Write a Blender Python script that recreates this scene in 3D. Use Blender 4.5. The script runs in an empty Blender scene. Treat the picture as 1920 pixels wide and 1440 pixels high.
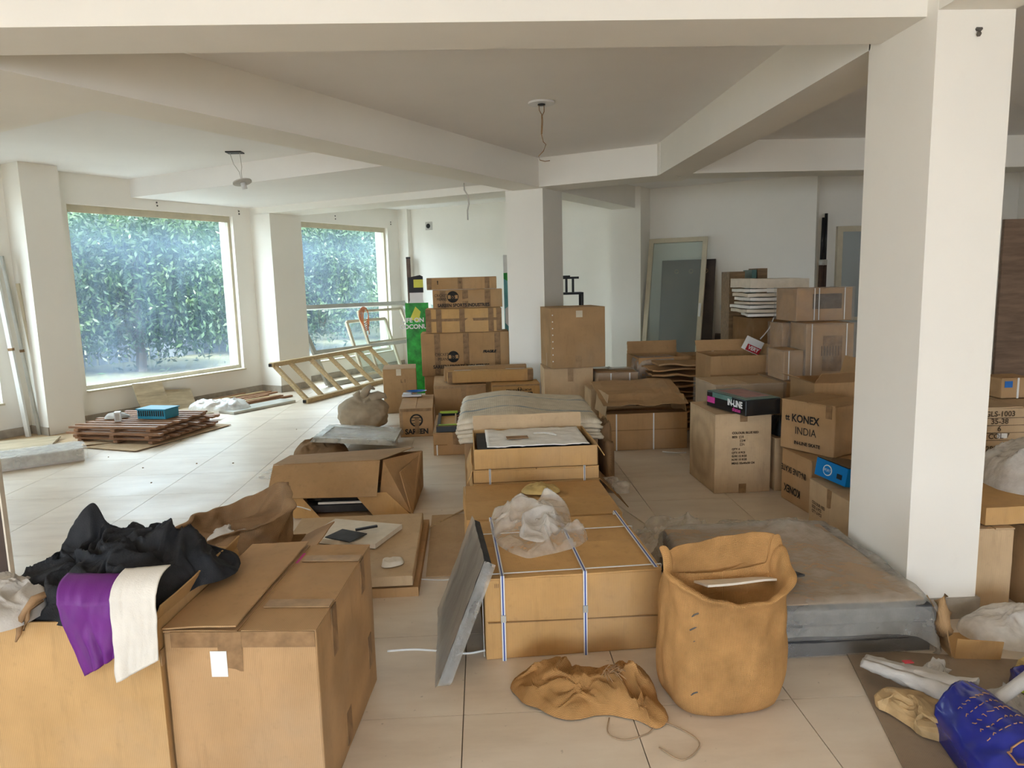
import bpy, bmesh, math, random
import numpy as np
from mathutils import Vector, Matrix, noise
random.seed(7)
scene = bpy.context.scene
COL = scene.collection
R = math.radians

# ------------------------------------------------------------------ camera
cam_data = bpy.data.cameras.new('camera')
cam = bpy.data.objects.new('camera', cam_data)
COL.objects.link(cam)
cam_data.sensor_width = 36.0
cam_data.lens = 36.0 * 1350.0 / 1920.0
cam_data.clip_start = 0.05
cam_right = Vector((0.99876743, -0.04273939, -0.02523821))
cam_up = Vector((0.03106624, 0.1417136, 0.98942011))
cam_fwd = Vector((0.03871061, 0.98898463, -0.14286668))
mw = Matrix((cam_right, cam_up, -cam_fwd)).transposed().to_4x4()
mw.translation = Vector((0, 0, 1.6))
cam.matrix_world = mw
scene.camera = cam

# ------------------------------------------------------------------ sky, sun, exposure
world = bpy.data.worlds.new('sky')
scene.world = world
world.use_nodes = True
bg = world.node_tree.nodes['Background']
bg.inputs[0].default_value = (0.81, 0.94, 1.08, 1)
bg.inputs[1].default_value = 7.5
sun_data = bpy.data.lights.new('sun', 'SUN')
sun_data.energy = 16.0
sun_data.angle = R(6)
sun_data.color = (1.0, 0.96, 0.90)
sun = bpy.data.objects.new('sun', sun_data)
COL.objects.link(sun)
sun.rotation_euler = Vector((0.52, -0.42, 0.62)).to_track_quat('Z', 'Y').to_euler()
scene.view_settings.view_transform = 'Standard'
scene.view_settings.look = 'None'
scene.view_settings.gamma = 1.0
scene.view_settings.use_curve_mapping = False
scene.view_settings.exposure = 1.12
scene.cycles.max_bounces = 14
scene.cycles.diffuse_bounces = 8
scene.cycles.transparent_max_bounces = 24
scene.cycles.sample_clamp_indirect = 6.0
scene.cycles.caustics_reflective = False
scene.cycles.caustics_refractive = False

TH = 0.55003561
U = Vector((math.sin(TH), math.cos(TH), 0))      # direction of the angled wing, right and deep
V = Vector((-math.cos(TH), math.sin(TH), 0))     # direction of the angled wing, left and deep
def uv(u, v, z=0.0):
    p = U * u + V * v
    return Vector((p.x, p.y, z))

def portal(name, center, normal, w, h):
    """daylight sampling helper that sits in a wall opening and adds no light of its own"""
    d = bpy.data.lights.new(name, 'AREA')
    d.shape = 'RECTANGLE'
    d.size = w
    d.size_y = h
    d.cycles.is_portal = True
    o = bpy.data.objects.new(name, d)
    COL.objects.link(o)
    o.location = center
    o.rotation_euler = Vector(normal).to_track_quat('-Z', 'Y').to_euler()
WIN_Z0, WIN_Z1 = 0.40, 2.62
WINDOWS = [(2.62, 4.10, 0.40, 2.62), (5.03, 7.40, 0.40, 2.62), (8.36, 10.95, 0.33, 2.63)]
for i, (a, b, z0, z1) in enumerate(WINDOWS):
    portal('window_light', uv((a + b) / 2, 8.98, (z0 + z1) / 2), -V, b - a, z1 - z0)
REAR = (-1.7, 2.2, 0.05, 2.25)
REAR_Y = -6.0
portal('shopfront_light', Vector(((REAR[0] + REAR[1]) / 2, REAR_Y - 0.15, (REAR[2] + REAR[3]) / 2)), (0, 1, 0), REAR[1] - REAR[0], REAR[3] - REAR[2])

SIDE = (-1.9, 0.4, 0.40, 2.45)  # unseen opening added in the side wall to raise the ambient light
portal('side_fill_portal', Vector((-6.35, (SIDE[0] + SIDE[1]) / 2, (SIDE[2] + SIDE[3]) / 2)), (1, 0, 0), SIDE[1] - SIDE[0], SIDE[3] - SIDE[2])

# ------------------------------------------------------------------ materials
MATS = {}
def srgb(r, g, b):
    f = lambda c: (c / 255 / 12.92) if c / 255 <= 0.04045 else ((c / 255 + 0.055) / 1.055) ** 2.4
    return (f(r), f(g), f(b))
class NT:
    def __init__(self, name):
        self.m = bpy.data.materials.new(name)
        self.m.use_nodes = True
        self.t = self.m.node_tree
        self.b = self.t.nodes['Principled BSDF']
        self.out = self.t.nodes['Material Output']
        MATS[name] = self.m
    def n(self, kind, **kw):
        x = self.t.nodes.new(kind)
        for k, v in kw.items():
            if k in x.inputs:
                x.inputs[k].default_value = v
            else:
                setattr(x, k, v)
        return x
    def l(self, a, b):
        self.t.links.new(a, b)
    def coord(self, which='Object', scale=(1, 1, 1)):
        c = self.n('ShaderNodeTexCoord')
        mp = self.n('ShaderNodeMapping')
        mp.inputs['Scale'].default_value = scale
        self.l(c.outputs[which], mp.inputs['Vector'])
        return mp.outputs['Vector']
    def noise(self, vec, scale, detail=4, rough=0.55):
        x = self.n('ShaderNodeTexNoise')
        x.inputs['Scale'].default_value = scale
        x.inputs['Detail'].default_value = detail
        x.inputs['Roughness'].default_value = rough
        self.l(vec, x.inputs['Vector'])
        return x.outputs['Fac']
    def ramp(self, fac, stops):
        x = self.n('ShaderNodeValToRGB')
        e = x.color_ramp.elements
        while len(e) < len(stops):
            e.new(0.5)
        for i, (p, c) in enumerate(stops):
            e[i].position = p
            e[i].color = (*c, 1) if len(c) == 3 else c
        self.l(fac, x.inputs['Fac'])
        return x.outputs['Color']
    def mix(self, fac, a, b, mode='MIX'):
        x = self.n('ShaderNodeMix')
        x.data_type = 'RGBA'
        x.blend_type = mode
        for s, val in ((x.inputs[0], fac), (x.inputs[6], a), (x.inputs[7], b)):
            if hasattr(val, 'is_output') or isinstance(val, bpy.types.NodeSocket):
                self.l(val, s)
            elif isinstance(val, (int, float)):
                s.default_value = val
            else:
                s.default_value = (*val, 1)
        return x.outputs[2]
    def bump(self, height, strength=0.3, dist=0.002):
        x = self.n('ShaderNodeBump')
        x.inputs['Strength'].default_value = strength
        x.inputs['Distance'].default_value = dist
        self.l(height, x.inputs['Height'])
        self.l(x.outputs['Normal'], self.b.inputs['Normal'])
    def set(self, color=None, rough=None, metal=None, spec=None):
        for key, val in (('Base Color', color), ('Roughness', rough), ('Metallic', metal), ('Specular IOR Level', spec)):
            if val is None:
                continue
            s = self.b.inputs[key]
            if isinstance(val, bpy.types.NodeSocket):
                self.l(val, s)
            elif isinstance(val, (int, float)):
                s.default_value = val
            else:
                s.default_value = (*val, 1)
        return self

def plain(name, color, rough=0.6, metal=0.0, var=0.12, scale=6.0, bump=0.0, bscale=40.0, spec=0.3):
    t = NT(name)
    vec = t.coord('Object')
    nz = t.noise(vec, scale)
    dark = tuple(c * (1 - var) for c in color)
    lite = tuple(min(1, c * (1 + var)) for c in color)
    t.set(t.ramp(nz, [(0.3, dark), (0.7, lite)]), rough, metal, spec)
    if bump:
        t.bump(t.noise(vec, bscale, 5), bump, 0.004)
    return t

# painted plaster: warm white with faint stains and roller texture
def plaster(name, color):
    t = NT(name)
    g = t.n('ShaderNodeNewGeometry')
    big = t.noise(g.outputs['Position'], 0.9, 5, 0.6)
    fine = t.noise(g.outputs['Position'], 9.0, 6, 0.65)
    c = t.ramp(big, [(0.25, tuple(x * 0.93 for x in color)), (0.75, color)])
    c = t.mix(t.ramp(fine, [(0.62, (0, 0, 0)), (0.85, (0.25, 0.25, 0.25))]), c, tuple(x * 0.82 for x in color))
    t.set(c, 0.75, 0, 0.25)
    t.bump(t.noise(g.outputs['Position'], 55, 4), 0.08, 0.002)
plaster('wall_paint', (0.84, 0.805, 0.735))
plaster('ceiling_paint', (0.85, 0.825, 0.80))
plaster('outside_paint', (0.82, 0.82, 0.80))

# vitrified floor tile
t = NT('floor_tile')
g = t.n('ShaderNodeNewGeometry')
oi = t.n('ShaderNodeObjectInfo')
mp = t.n('ShaderNodeMapping')
mp.inputs['Scale'].default_value = (0.8, 2.6, 1)
t.l(g.outputs['Position'], mp.inputs['Vector'])
veins = t.noise(mp.outputs['Vector'], 2.4, 8, 0.62)
dust = t.noise(g.outputs['Position'], 1.3, 6, 0.6)
specks = t.noise(g.outputs['Position'], 38, 3, 0.5)
c = t.ramp(veins, [(0.3, (0.60, 0.50, 0.39)), (0.5, (0.68, 0.58, 0.46)), (0.7, (0.73, 0.64, 0.52))])
c = t.mix(t.ramp(dust, [(0.45, (0, 0, 0)), (0.75, (0.5, 0.5, 0.5))]), c, (0.60, 0.515, 0.41))
c = t.mix(t.ramp(specks, [(0.70, (0, 0, 0)), (0.76, (0.55, 0.55, 0.55))]), c, (0.27, 0.215, 0.16))
hv = t.n('ShaderNodeHueSaturation')
mth = t.n('ShaderNodeMapRange')
mth.inputs['To Min'].default_value = 0.96
mth.inputs['To Max'].default_value = 1.04
t.l(oi.outputs['Random'], mth.inputs['Value'])
t.l(mth.outputs['Result'], hv.inputs['Value'])
t.l(c, hv.inputs['Color'])
t.set(hv.outputs['Color'], t.ramp(dust, [(0.3, (0.30,) * 3), (0.7, (0.52,) * 3)]), 0, 0.4)
plain('grout', (0.24, 0.20, 0.155), 0.9)
plain('skirting_stone', (0.36, 0.315, 0.26), 0.4, var=0.2, scale=9)

# corrugated cardboard in several tints
def cardboard(name, color, dirt=0.35):
    t = NT(name)
    vec = t.coord('Object')
    oi = t.n('ShaderNodeObjectInfo')
    big = t.noise(vec, 4.0, 6, 0.6)
    fine = t.noise(vec, 26.0, 5, 0.6)
    c = t.ramp(big, [(0.28, tuple(x * 0.84 for x in color)), (0.72, tuple(x * 1.08 for x in color))])
    c = t.mix(t.ramp(fine, [(0.60, (0, 0, 0)), (0.80, (dirt,) * 3)]), c, tuple(x * 0.55 for x in color))
    wv = t.n('ShaderNodeTexWave')
    wv.inputs['Scale'].default_value = 55.0
    wv.inputs['Distortion'].default_value = 0.6
    wv.inputs['Detail'].default_value = 1
    t.l(vec, wv.inputs['Vector'])
    c = t.mix(0.10, c, wv.outputs['Color'], 'OVERLAY')
    streaks = t.n('ShaderNodeMapping')
    streaks.inputs['Scale'].default_value = (9, 9, 1.1)
    t.l(vec, streaks.inputs['Vector'])
    scuff = t.noise(streaks.outputs['Vector'], 2.4, 6, 0.68)
    c = t.mix(t.ramp(scuff, [(0.54, (0, 0, 0)), (0.72, (0.45,) * 3)]), c, tuple(x * 0.66 for x in color))
    c = t.mix(t.ramp(t.noise(vec, 1.7, 4, 0.6), [(0.50, (0, 0, 0)), (0.75, (0.35,) * 3)]), c, (0.36, 0.29, 0.21))
    hv = t.n('ShaderNodeHueSaturation')
    mr = t.n('ShaderNodeMapRange')
    mr.inputs['To Min'].default_value = 0.92
    mr.inputs['To Max'].default_value = 1.08
    t.l(oi.outputs['Random'], mr.inputs['Value'])
    t.l(mr.outputs['Result'], hv.inputs['Value'])
    t.l(c, hv.inputs['Color'])
    t.set(hv.outputs['Color'], 0.78, 0, 0.2)
    t.bump(t.mix(0.35, fine, wv.outputs['Fac']), 0.12, 0.002)
cardboard('card_gold', (0.56, 0.335, 0.135))
cardboard('card_tan', (0.43, 0.265, 0.13))
cardboard('card_pale', (0.52, 0.37, 0.22))
cardboard('card_brown', (0.44, 0.26, 0.12))
cardboard('card_honey', (0.47, 0.29, 0.125))
cardboard('card_grey', (0.31, 0.235, 0.165))
cardboard('card_dark', (0.24, 0.13, 0.052))
plain('tape_brown', (0.25, 0.148, 0.072), 0.5, var=0.3, scale=18, spec=0.15)
plain('tape_clear', (0.34, 0.215, 0.11), 0.45, var=0.2, scale=18, spec=0.25)
plain('tape_mask', (0.60, 0.53, 0.40), 0.5)
plain('ink', (0.018, 0.016, 0.014), 0.7, var=0.5, scale=30)
plain('ink_faded', (0.09, 0.06, 0.035), 0.8, var=0.5, scale=30)
plain('paper_white', (0.78, 0.78, 0.76), 0.6, var=0.06)
plain('paper_kraft', (0.40, 0.27, 0.13), 0.7, var=0.25, scale=12, bump=0.3, bscale=25)
plain('paper_yellow', (0.52, 0.38, 0.15), 0.7, var=0.2, scale=12, bump=0.3, bscale=25)
plain('foam_white', (0.84, 0.82, 0.77), 0.8, var=0.05, scale=20, bump=0.2, bscale=120)
plain('foam_cream', (0.68, 0.61, 0.50), 0.8, var=0.06, scale=20, bump=0.2, bscale=120)
plain('cloth_black', (0.020, 0.021, 0.024), 0.75, var=0.3, scale=20, bump=0.4, bscale=260, spec=0.25)
plain('cloth_purple', (0.125, 0.012, 0.175), 0.55, var=0.12, scale=5, bump=0.15, bscale=300, spec=0.4)
plain('cloth_white', (0.66, 0.62, 0.55), 0.8, var=0.1, scale=6, bump=0.3, bscale=220)
plain('cloth_grey', (0.50, 0.47, 0.43), 0.8, var=0.12, scale=8, bump=0.3, bscale=200)
plain('cloth_tan', (0.30, 0.18, 0.09), 0.8, var=0.2, scale=20, bump=0.3)
plain('aluminium_cream', (0.55, 0.49, 0.36), 0.42, 0.0, var=0.12, scale=5, spec=0.5)
plain('aluminium_grey', (0.46, 0.46, 0.42), 0.4, 0.3, var=0.1, scale=5, spec=0.5)
plain('pvc_white', (0.74, 0.74, 0.72), 0.4, var=0.05)
plain('steel_dark', (0.020, 0.018, 0.018), 0.5, 0.2, var=0.3)
plain('steel_brown', (0.085, 0.05, 0.035), 0.5, 0.1, var=0.3)
plain('wood_brown', (0.062, 0.041, 0.031), 0.45, var=0.25, scale=5)
plain('foam_dark', (0.045, 0.045, 0.047), 0.8, var=0.25, scale=12)
plain('rubber_black', (0.012, 0.012, 0.013), 0.5)
plain('plastic_blue', (0.02, 0.13, 0.42), 0.35)
plain('plastic_cyan', (0.03, 0.24, 0.36), 0.45)
plain('plastic_red', (0.42, 0.02, 0.03), 0.4)
plain('plastic_lime', (0.36, 0.50, 0.05), 0.4)
plain('plastic_white', (0.70, 0.70, 0.70), 0.35, var=0.04)
plain('orange_cable', (0.52, 0.17, 0.06), 0.5)
plain('gold_print', (0.42, 0.22, 0.10), 0.35, 0.3)
plain('box_blue', (0.0, 0.19, 0.55), 0.35, var=0.05)
plain('box_black', (0.010, 0.011, 0.012), 0.25, var=0.3, spec=0.6)
plain('print_teal', (0.10, 0.19, 0.17), 0.3, var=0.3)
plain('print_pink', (0.36, 0.17, 0.16), 0.35, var=0.3, scale=15)
plain('print_magenta', (0.55, 0.05, 0.28), 0.4)
plain('print_green', (0.02, 0.30, 0.035), 0.45, var=0.5, scale=9)
plain('print_yellow', (0.62, 0.60, 0.07), 0.45, var=0.1)
plain('print_aqua', (0.12, 0.36, 0.40), 0.45, var=0.4, scale=4)
plain('twine', (0.34, 0.24, 0.15), 0.8)
plain('strap_white', (0.72, 0.72, 0.70), 0.35, var=0.05)
plain('strap_blue', (0.02, 0.07, 0.36), 0.35)
plain('bag_blue', (0.010, 0.018, 0.22), 0.22, var=0.25, scale=7, spec=0.6)
plain('soil', (0.085, 0.085, 0.05), 0.95, var=0.3)
plain('asphalt', (0.40, 0.38, 0.35), 0.9, var=0.2)
plain('bark', (0.075, 0.062, 0.05), 0.9, var=0.3, scale=12, bump=0.5)
plain('fence_paint', (0.10, 0.115, 0.13), 0.7)
plain('stain_dark', (0.10, 0.09, 0.08), 0.9)

def woodmat(name, color, scale=3.0):
    t = NT(name)
    vec = t.coord('Object', (scale, scale * 8, scale * 8))
    nz = t.noise(vec, 3.0, 6, 0.65)
    t.set(t.ramp(nz, [(0.3, tuple(x * 0.62 for x in color)), (0.55, color), (0.75, tuple(min(1, x * 1.25) for x in color))]), 0.6, 0, 0.3)
    t.bump(nz, 0.15, 0.002)
woodmat('wood_pine', (0.50, 0.36, 0.19))
woodmat('wood_red', (0.31, 0.165, 0.09))
woodmat('wood_board', (0.46, 0.365, 0.235), 1.0)
woodmat('wood_laminate', (0.23, 0.145, 0.075), 1.2)
woodmat('partition_ply', (0.19, 0.125, 0.085), 1.0)

def weave(name, color, pitch, strength=0.6, contrast=0.45):
    """woven cloth: crossing thread bumps in the sheet's own UV space (metres)"""
    t = NT(name)
    tc = t.n('ShaderNodeTexCoord')
    waves = []
    for d in ('X', 'Y'):
        w = t.n('ShaderNodeTexWave')
        w.bands_direction = d
        w.inputs['Scale'].default_value = 0.314 / pitch
        w.inputs['Distortion'].default_value = 0.5
        w.inputs['Detail'].default_value = 1.5
        w.inputs['Detail Scale'].default_value = 1.0
        t.l(tc.outputs['UV'], w.inputs['Vector'])
        waves.append(w.outputs['Fac'])
    h = t.n('ShaderNodeMath', operation='MULTIPLY')
    t.l(waves[0], h.inputs[0])
    t.l(waves[1], h.inputs[1])
    big = t.noise(tc.outputs['Object'], 7.0, 5, 0.6)
    c = t.ramp(big, [(0.3, tuple(x * 0.75 for x in color)), (0.7, tuple(x * 1.12 for x in color))])
    k = t.ramp(h.outputs[0], [(0.0, (1 - contrast,) * 3), (0.6, (1, 1, 1))])
    c = t.mix(1.0, c, k, 'MULTIPLY')
    t.set(c, 0.9, 0, 0.1)
    t.bump(h.outputs[0], strength, 0.003)
weave('burlap', (0.61, 0.33, 0.125), 0.0048, 0.6, 0.42)
weave('burlap_dusty', (0.40, 0.245, 0.13), 0.0048, 0.6, 0.42)
weave('burlap_grey', (0.52, 0.42, 0.30), 0.004, 0.4, 0.3)

# white woven sack cloth with two faded blue lines
t = NT('woven_sack')
tc = t.n('ShaderNodeTexCoord')
sep = t.n('ShaderNodeSeparateXYZ')
t.l(tc.outputs['UV'], sep.inputs[0])
nz = t.noise(tc.outputs['Object'], 14, 5)
base = t.ramp(nz, [(0.3, (0.58, 0.50, 0.38)), (0.7, (0.74, 0.66, 0.52))])
stripe = t.ramp(sep.outputs['Y'], [(0.0, (0, 0, 0)), (0.245, (0, 0, 0)), (0.25, (1, 1, 1)), (0.285, (1, 1, 1)), (0.29, (0, 0, 0)),
                                   (0.70, (0, 0, 0)), (0.705, (1, 1, 1)), (0.735, (1, 1, 1)), (0.74, (0, 0, 0))])
brk = t.ramp(t.noise(tc.outputs['Object'], 9, 3), [(0.35, (0.2,) * 3), (0.55, (0.9,) * 3)])
fac = t.mix(1.0, stripe, brk, 'MULTIPLY')
t.set(t.mix(fac, base, (0.22, 0.28, 0.32)), 0.6, 0, 0.3)
wv = t.n('ShaderNodeTexWave')
wv.inputs['Scale'].default_value = 20
wv.inputs['Distortion'].default_value = 3
t.l(tc.outputs['UV'], wv.inputs['Vector'])
t.bump(wv.outputs['Fac'], 0.25, 0.003)

def film(name, color, lo, hi, rough=0.18, bump=0.5, bscale=14.0, stretch=(1, 1, 1)):
    """thin polythene: partly see-through, partly milky, glossy on its folds"""
    t = NT(name)
    vec = t.coord('Object', stretch)
    cr = t.noise(vec, bscale, 5, 0.6)
    t.set(color, rough, 0, 0.7)
    t.bump(cr, bump, 0.02)
    tl = t.n('ShaderNodeBsdfTranslucent')
    tl.inputs[0].default_value = (*color, 1)
    tr = t.n('ShaderNodeBsdfTransparent')
    body = t.n('ShaderNodeMixShader')
    body.inputs[0].default_value = 0.35
    t.l(t.b.outputs[0], body.inputs[1])
    t.l(tl.outputs[0], body.inputs[2])
    mx = t.n('ShaderNodeMixShader')
    fac = t.ramp(t.noise(vec, bscale * 0.5, 4, 0.55), [(0.35, (lo,) * 3), (0.65, (hi,) * 3)])
    t.l(fac, mx.inputs[0])
    t.l(tr.outputs[0], mx.inputs[1])
    t.l(body.outputs[0], mx.inputs[2])
    t.l(mx.outputs[0], t.out.inputs['Surface'])
film('film_clear', (0.66, 0.64, 0.59), 0.32, 0.50, 0.08, 0.9, 12)
film('film_panel', (0.62, 0.59, 0.54), 0.62, 0.78, 0.22, 0.5, 7, (1, 1, 0.25))
film('film_milky', (0.86, 0.83, 0.77), 0.26, 0.46, 0.08, 0.7, 18)
film('film_white', (0.80, 0.79, 0.76), 0.60, 0.88, 0.15, 0.5, 20)
film('film_stretch', (0.66, 0.64, 0.60), 0.20, 0.34, 0.06, 1.0, 18)

# dusty window glass: clear glass under an uneven layer of dust and dried rain
t = NT('glass_dusty')
g = t.n('ShaderNodeNewGeometry')
tr = t.n('ShaderNodeBsdfTransparent')
tr.inputs[0].default_value = (0.90, 0.93, 0.92, 1)
ds = t.n('ShaderNodeBsdfTranslucent')
ds.inputs[0].default_value = (0.27, 0.36, 0.47, 1)
mp = t.n('ShaderNodeMapping')
mp.inputs['Scale'].default_value = (6, 6, 0.55)
t.l(g.outputs['Position'], mp.inputs['Vector'])
streak = t.noise(mp.outputs['Vector'], 2.2, 6, 0.6)
cloud = t.noise(g.outputs['Position'], 1.1, 5, 0.55)
spots = t.noise(g.outputs['Position'], 30, 2, 0.5)
f1 = t.ramp(streak, [(0.3, (0.004,) * 3), (0.8, (0.05,) * 3)])
f2 = t.ramp(cloud, [(0.35, (0.005,) * 3), (0.7, (0.06,) * 3)])
f = t.mix(1.0, f1, f2, 'ADD')
sepz = t.n('ShaderNodeSeparateXYZ')
t.l(g.outputs['Position'], sepz.inputs[0])
zr = t.n('ShaderNodeMapRange')
zr.inputs['From Max'].default_value = 3.0
t.l(sepz.outputs['Z'], zr.inputs['Value'])
film_z = t.ramp(zr.outputs['Result'], [(0.12, (0.07,) * 3), (0.24, (0.012,) * 3), (0.58, (0.008,) * 3), (0.74, (0.06,) * 3), (0.84, (0.02,) * 3)])
f = t.mix(1.0, f, film_z, 'ADD')
f = t.mix(1.0, f, t.ramp(spots, [(0.70, (0,) * 3), (0.74, (0.06,) * 3)]), 'ADD')
mx = t.n('ShaderNodeMixShader')
t.l(f, mx.inputs[0])
t.l(tr.outputs[0], mx.inputs[1])
t.l(ds.outputs[0], mx.inputs[2])
gl = t.n('ShaderNodeBsdfGlossy')
gl.inputs['Roughness'].default_value = 0.03
m2 = t.n('ShaderNodeMixShader')
m2.inputs[0].default_value = 0.05
t.l(mx.outputs[0], m2.inputs[1])
t.l(gl.outputs[0], m2.inputs[2])
t.l(m2.outputs[0], t.out.inputs['Surface'])
def sheetglass(name, tint, haze, opacity):
    t = NT(name)
    tr = t.n('ShaderNodeBsdfTransparent')
    tr.inputs[0].default_value = (*tint, 1)
    t.set(haze, 0.12, 0, 0.6)
    mx = t.n('ShaderNodeMixShader')
    mx.inputs[0].default_value = opacity
    t.l(tr.outputs[0], mx.inputs[1])
    t.l(t.b.outputs[0], mx.inputs[2])
    t.l(mx.outputs[0], t.out.inputs['Surface'])
sheetglass('glass_green', (0.80, 0.92, 0.88), (0.38, 0.45, 0.42), 0.35)
sheetglass('glass_clear', (0.92, 0.96, 0.95), (0.66, 0.69, 0.64), 0.16)
sheetglass('glass_frost', (0.8, 0.9, 0.9), (0.42, 0.46, 0.46), 0.85)

t = NT('leaf')
oi = t.n('ShaderNodeNewGeometry')
nz = t.noise(oi.outputs['Position'], 1.6, 4)
rn = t.n('ShaderNodeTexWhiteNoise')
t.l(oi.outputs['Position'], rn.inputs['Vector'])
c = t.ramp(nz, [(0.3, (0.012, 0.030, 0.014)), (0.5, (0.026, 0.056, 0.020)), (0.72, (0.06, 0.10, 0.03))])
t.set(c, 0.45, 0, 0.4)
tl = t.n('ShaderNodeBsdfTranslucent')
t.l(c, tl.inputs[0])
mx = t.n('ShaderNodeMixShader')
mx.inputs[0].default_value = 0.35
t.l(t.b.outputs[0], mx.inputs[1])
t.l(tl.outputs[0], mx.inputs[2])
t.l(mx.outputs[0], t.out.inputs['Surface'])

# ------------------------------------------------------------------ mesh helpers
class MB:
    """collects simple solids, then links them as ONE mesh object"""
    def __init__(self):
        self.v, self.f, self.uv = [], [], None
    def box(self, c, s, m=None):
        i = len(self.v)
        for z in (-1, 1):
            for y in (-1, 1):
                for x in (-1, 1):
                    p = Vector((x * s[0] / 2, y * s[1] / 2, z * s[2] / 2))
                    if m is not None:
                        p = m @ p
                    self.v.append(tuple(p + Vector(c)))
        for q in ((0, 2, 3, 1), (4, 5, 7, 6), (0, 1, 5, 4), (2, 6, 7, 3), (0, 4, 6, 2), (1, 3, 7, 5)):
            self.f.append(tuple(i + k for k in q))
        return self
    def hexa(self, pts):
        """8 corners: bottom ring then top ring, both anticlockwise from above"""
        i = len(self.v)
        self.v += [tuple(p) for p in pts]
        for q in ((3, 2, 1, 0), (4, 5, 6, 7), (0, 1, 5, 4), (1, 2, 6, 5), (2, 3, 7, 6), (3, 0, 4, 7)):
            self.f.append(tuple(i + k for k in q))
        return self
    def bar(self, a, b, w, h, up=(0, 0, 1)):
        a, b = Vector(a), Vector(b)
        d = (b - a).normalized()
        upv = Vector(up)
        if abs(d.dot(upv)) > 0.98:
            upv = Vector((1, 0, 0))
        s = d.cross(upv).normalized()
        n = s.cross(d).normalized()
        lo = [a - s * w / 2 - n * h / 2, b - s * w / 2 - n * h / 2, b + s * w / 2 - n * h / 2, a + s * w / 2 - n * h / 2]
        hi = [p + n * h for p in lo]
        self.hexa([lo[3], lo[2], lo[1], lo[0], hi[3], hi[2], hi[1], hi[0]])
        return self
    def prism(self, poly, z0, z1):
        """vertical prism over an anticlockwise polygon"""
        i, n = len(self.v), len(poly)
        self.v += [(p[0], p[1], z0) for p in poly] + [(p[0], p[1], z1) for p in poly]
        self.f.append(tuple(i + k for k in reversed(range(n))))
        self.f.append(tuple(i + n + k for k in range(n)))
        for k in range(n):
            j = (k + 1) % n
            self.f.append((i + k, i + j, i + n + j, i + n + k))
        return self
    def tube(self, pts, r, seg=6, closed=False):
        pts = [Vector(p) for p in pts]
        rings = []
        up = Vector((0, 0, 1))
        for k, p in enumerate(pts):
            a = pts[max(0, k - 1)]
            b = pts[min(len(pts) - 1, k + 1)]
            d = (b - a).normalized() if (b - a).length > 1e-9 else Vector((0, 0, 1))
            ref = up if abs(d.dot(up)) < 0.95 else Vector((1, 0, 0))
            s = d.cross(ref).normalized()
            n = s.cross(d)
            rr = r[k] if isinstance(r, (list, tuple)) else r
            i = len(self.v)
            for q in range(seg):
                an = 2 * math.pi * q / seg
                self.v.append(tuple(p + s * math.cos(an) * rr + n * math.sin(an) * rr))
            rings.append(i)
        for a, b in zip(rings, rings[1:]):
            for q in range(seg):
                w = (q + 1) % seg
                self.f.append((a + q, a + w, b + w, b + q))
        self.f.append(tuple(rings[0] + q for q in reversed(range(seg))))
        self.f.append(tuple(rings[-1] + q for q in range(seg)))
        return self
    def cyl(self, a, b, r, seg=20, r2=None):
        return self.tube([a, b], [r, r if r2 is None else r2], seg)
    def disc(self, c, r, h, seg=28, sx=1.0):
        poly = [(c[0] + math.cos(2 * math.pi * k / seg) * r * sx, c[1] + math.sin(2 * math.pi * k / seg) * r) for k in range(seg)]
        return self.prism(poly, c[2], c[2] + h)
    def grid(self, fn, nu, nv, closed_u=False):
        """sheet from fn(u,v) -> point, u and v in 0..1; stores UV in metres"""
        i = len(self.v)
        P = [[Vector(fn(a / nu, b / nv)) for a in range(nu + (0 if closed_u else 1))] for b in range(nv + 1)]
        nn = len(P[0])
        for row in P:
            self.v += [tuple(p) for p in row]
        uvs = []
        for b in range(nv):
            for a in range(nu):
                a2 = (a + 1) % nn
                self.f.append((i + b * nn + a, i + b * nn + a2, i + (b + 1) * nn + a2, i + (b + 1) * nn + a))
        return self
    def mesh(self, name):
        me = bpy.data.meshes.new(name)
        me.from_pydata(self.v, [], self.f)
        me.update()
        return me
    def build(self, name, mat, parent=None, smooth=False, loc=None, rot=None, uvscale=None):
        return link(name, self.mesh(name), mat, parent, smooth, loc, rot)

def link(name, me, mat, parent=None, smooth=False, loc=None, rot=None):
    if mat and not me.materials:
        me.materials.append(MATS[mat])
    if smooth:
        me.polygons.foreach_set('use_smooth', [True] * len(me.polygons))
    o = bpy.data.objects.new(name, me)
    COL.objects.link(o)
    if parent is not None:
        o.parent = parent
    if loc is not None:
        o.location = loc
    if rot is not None:
        o.rotation_euler = rot
    return o

def planar_uv(o, ax=(1, 0, 0), ay=(0, 1, 0)):
    me = o.data
    lay = me.uv_layers.new(name='UVMap')
    n = len(me.loops)
    idx = np.empty(n, dtype=np.int32)
    me.loops.foreach_get('vertex_index', idx)
    co = np.empty(len(me.vertices) * 3)
    me.vertices.foreach_get('co', co)
    co = co.reshape(-1, 3)[idx]
    out = np.stack([co @ np.array(ax, float), co @ np.array(ay, float)], 1)
    lay.data.foreach_set('uv', out.ravel())

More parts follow.
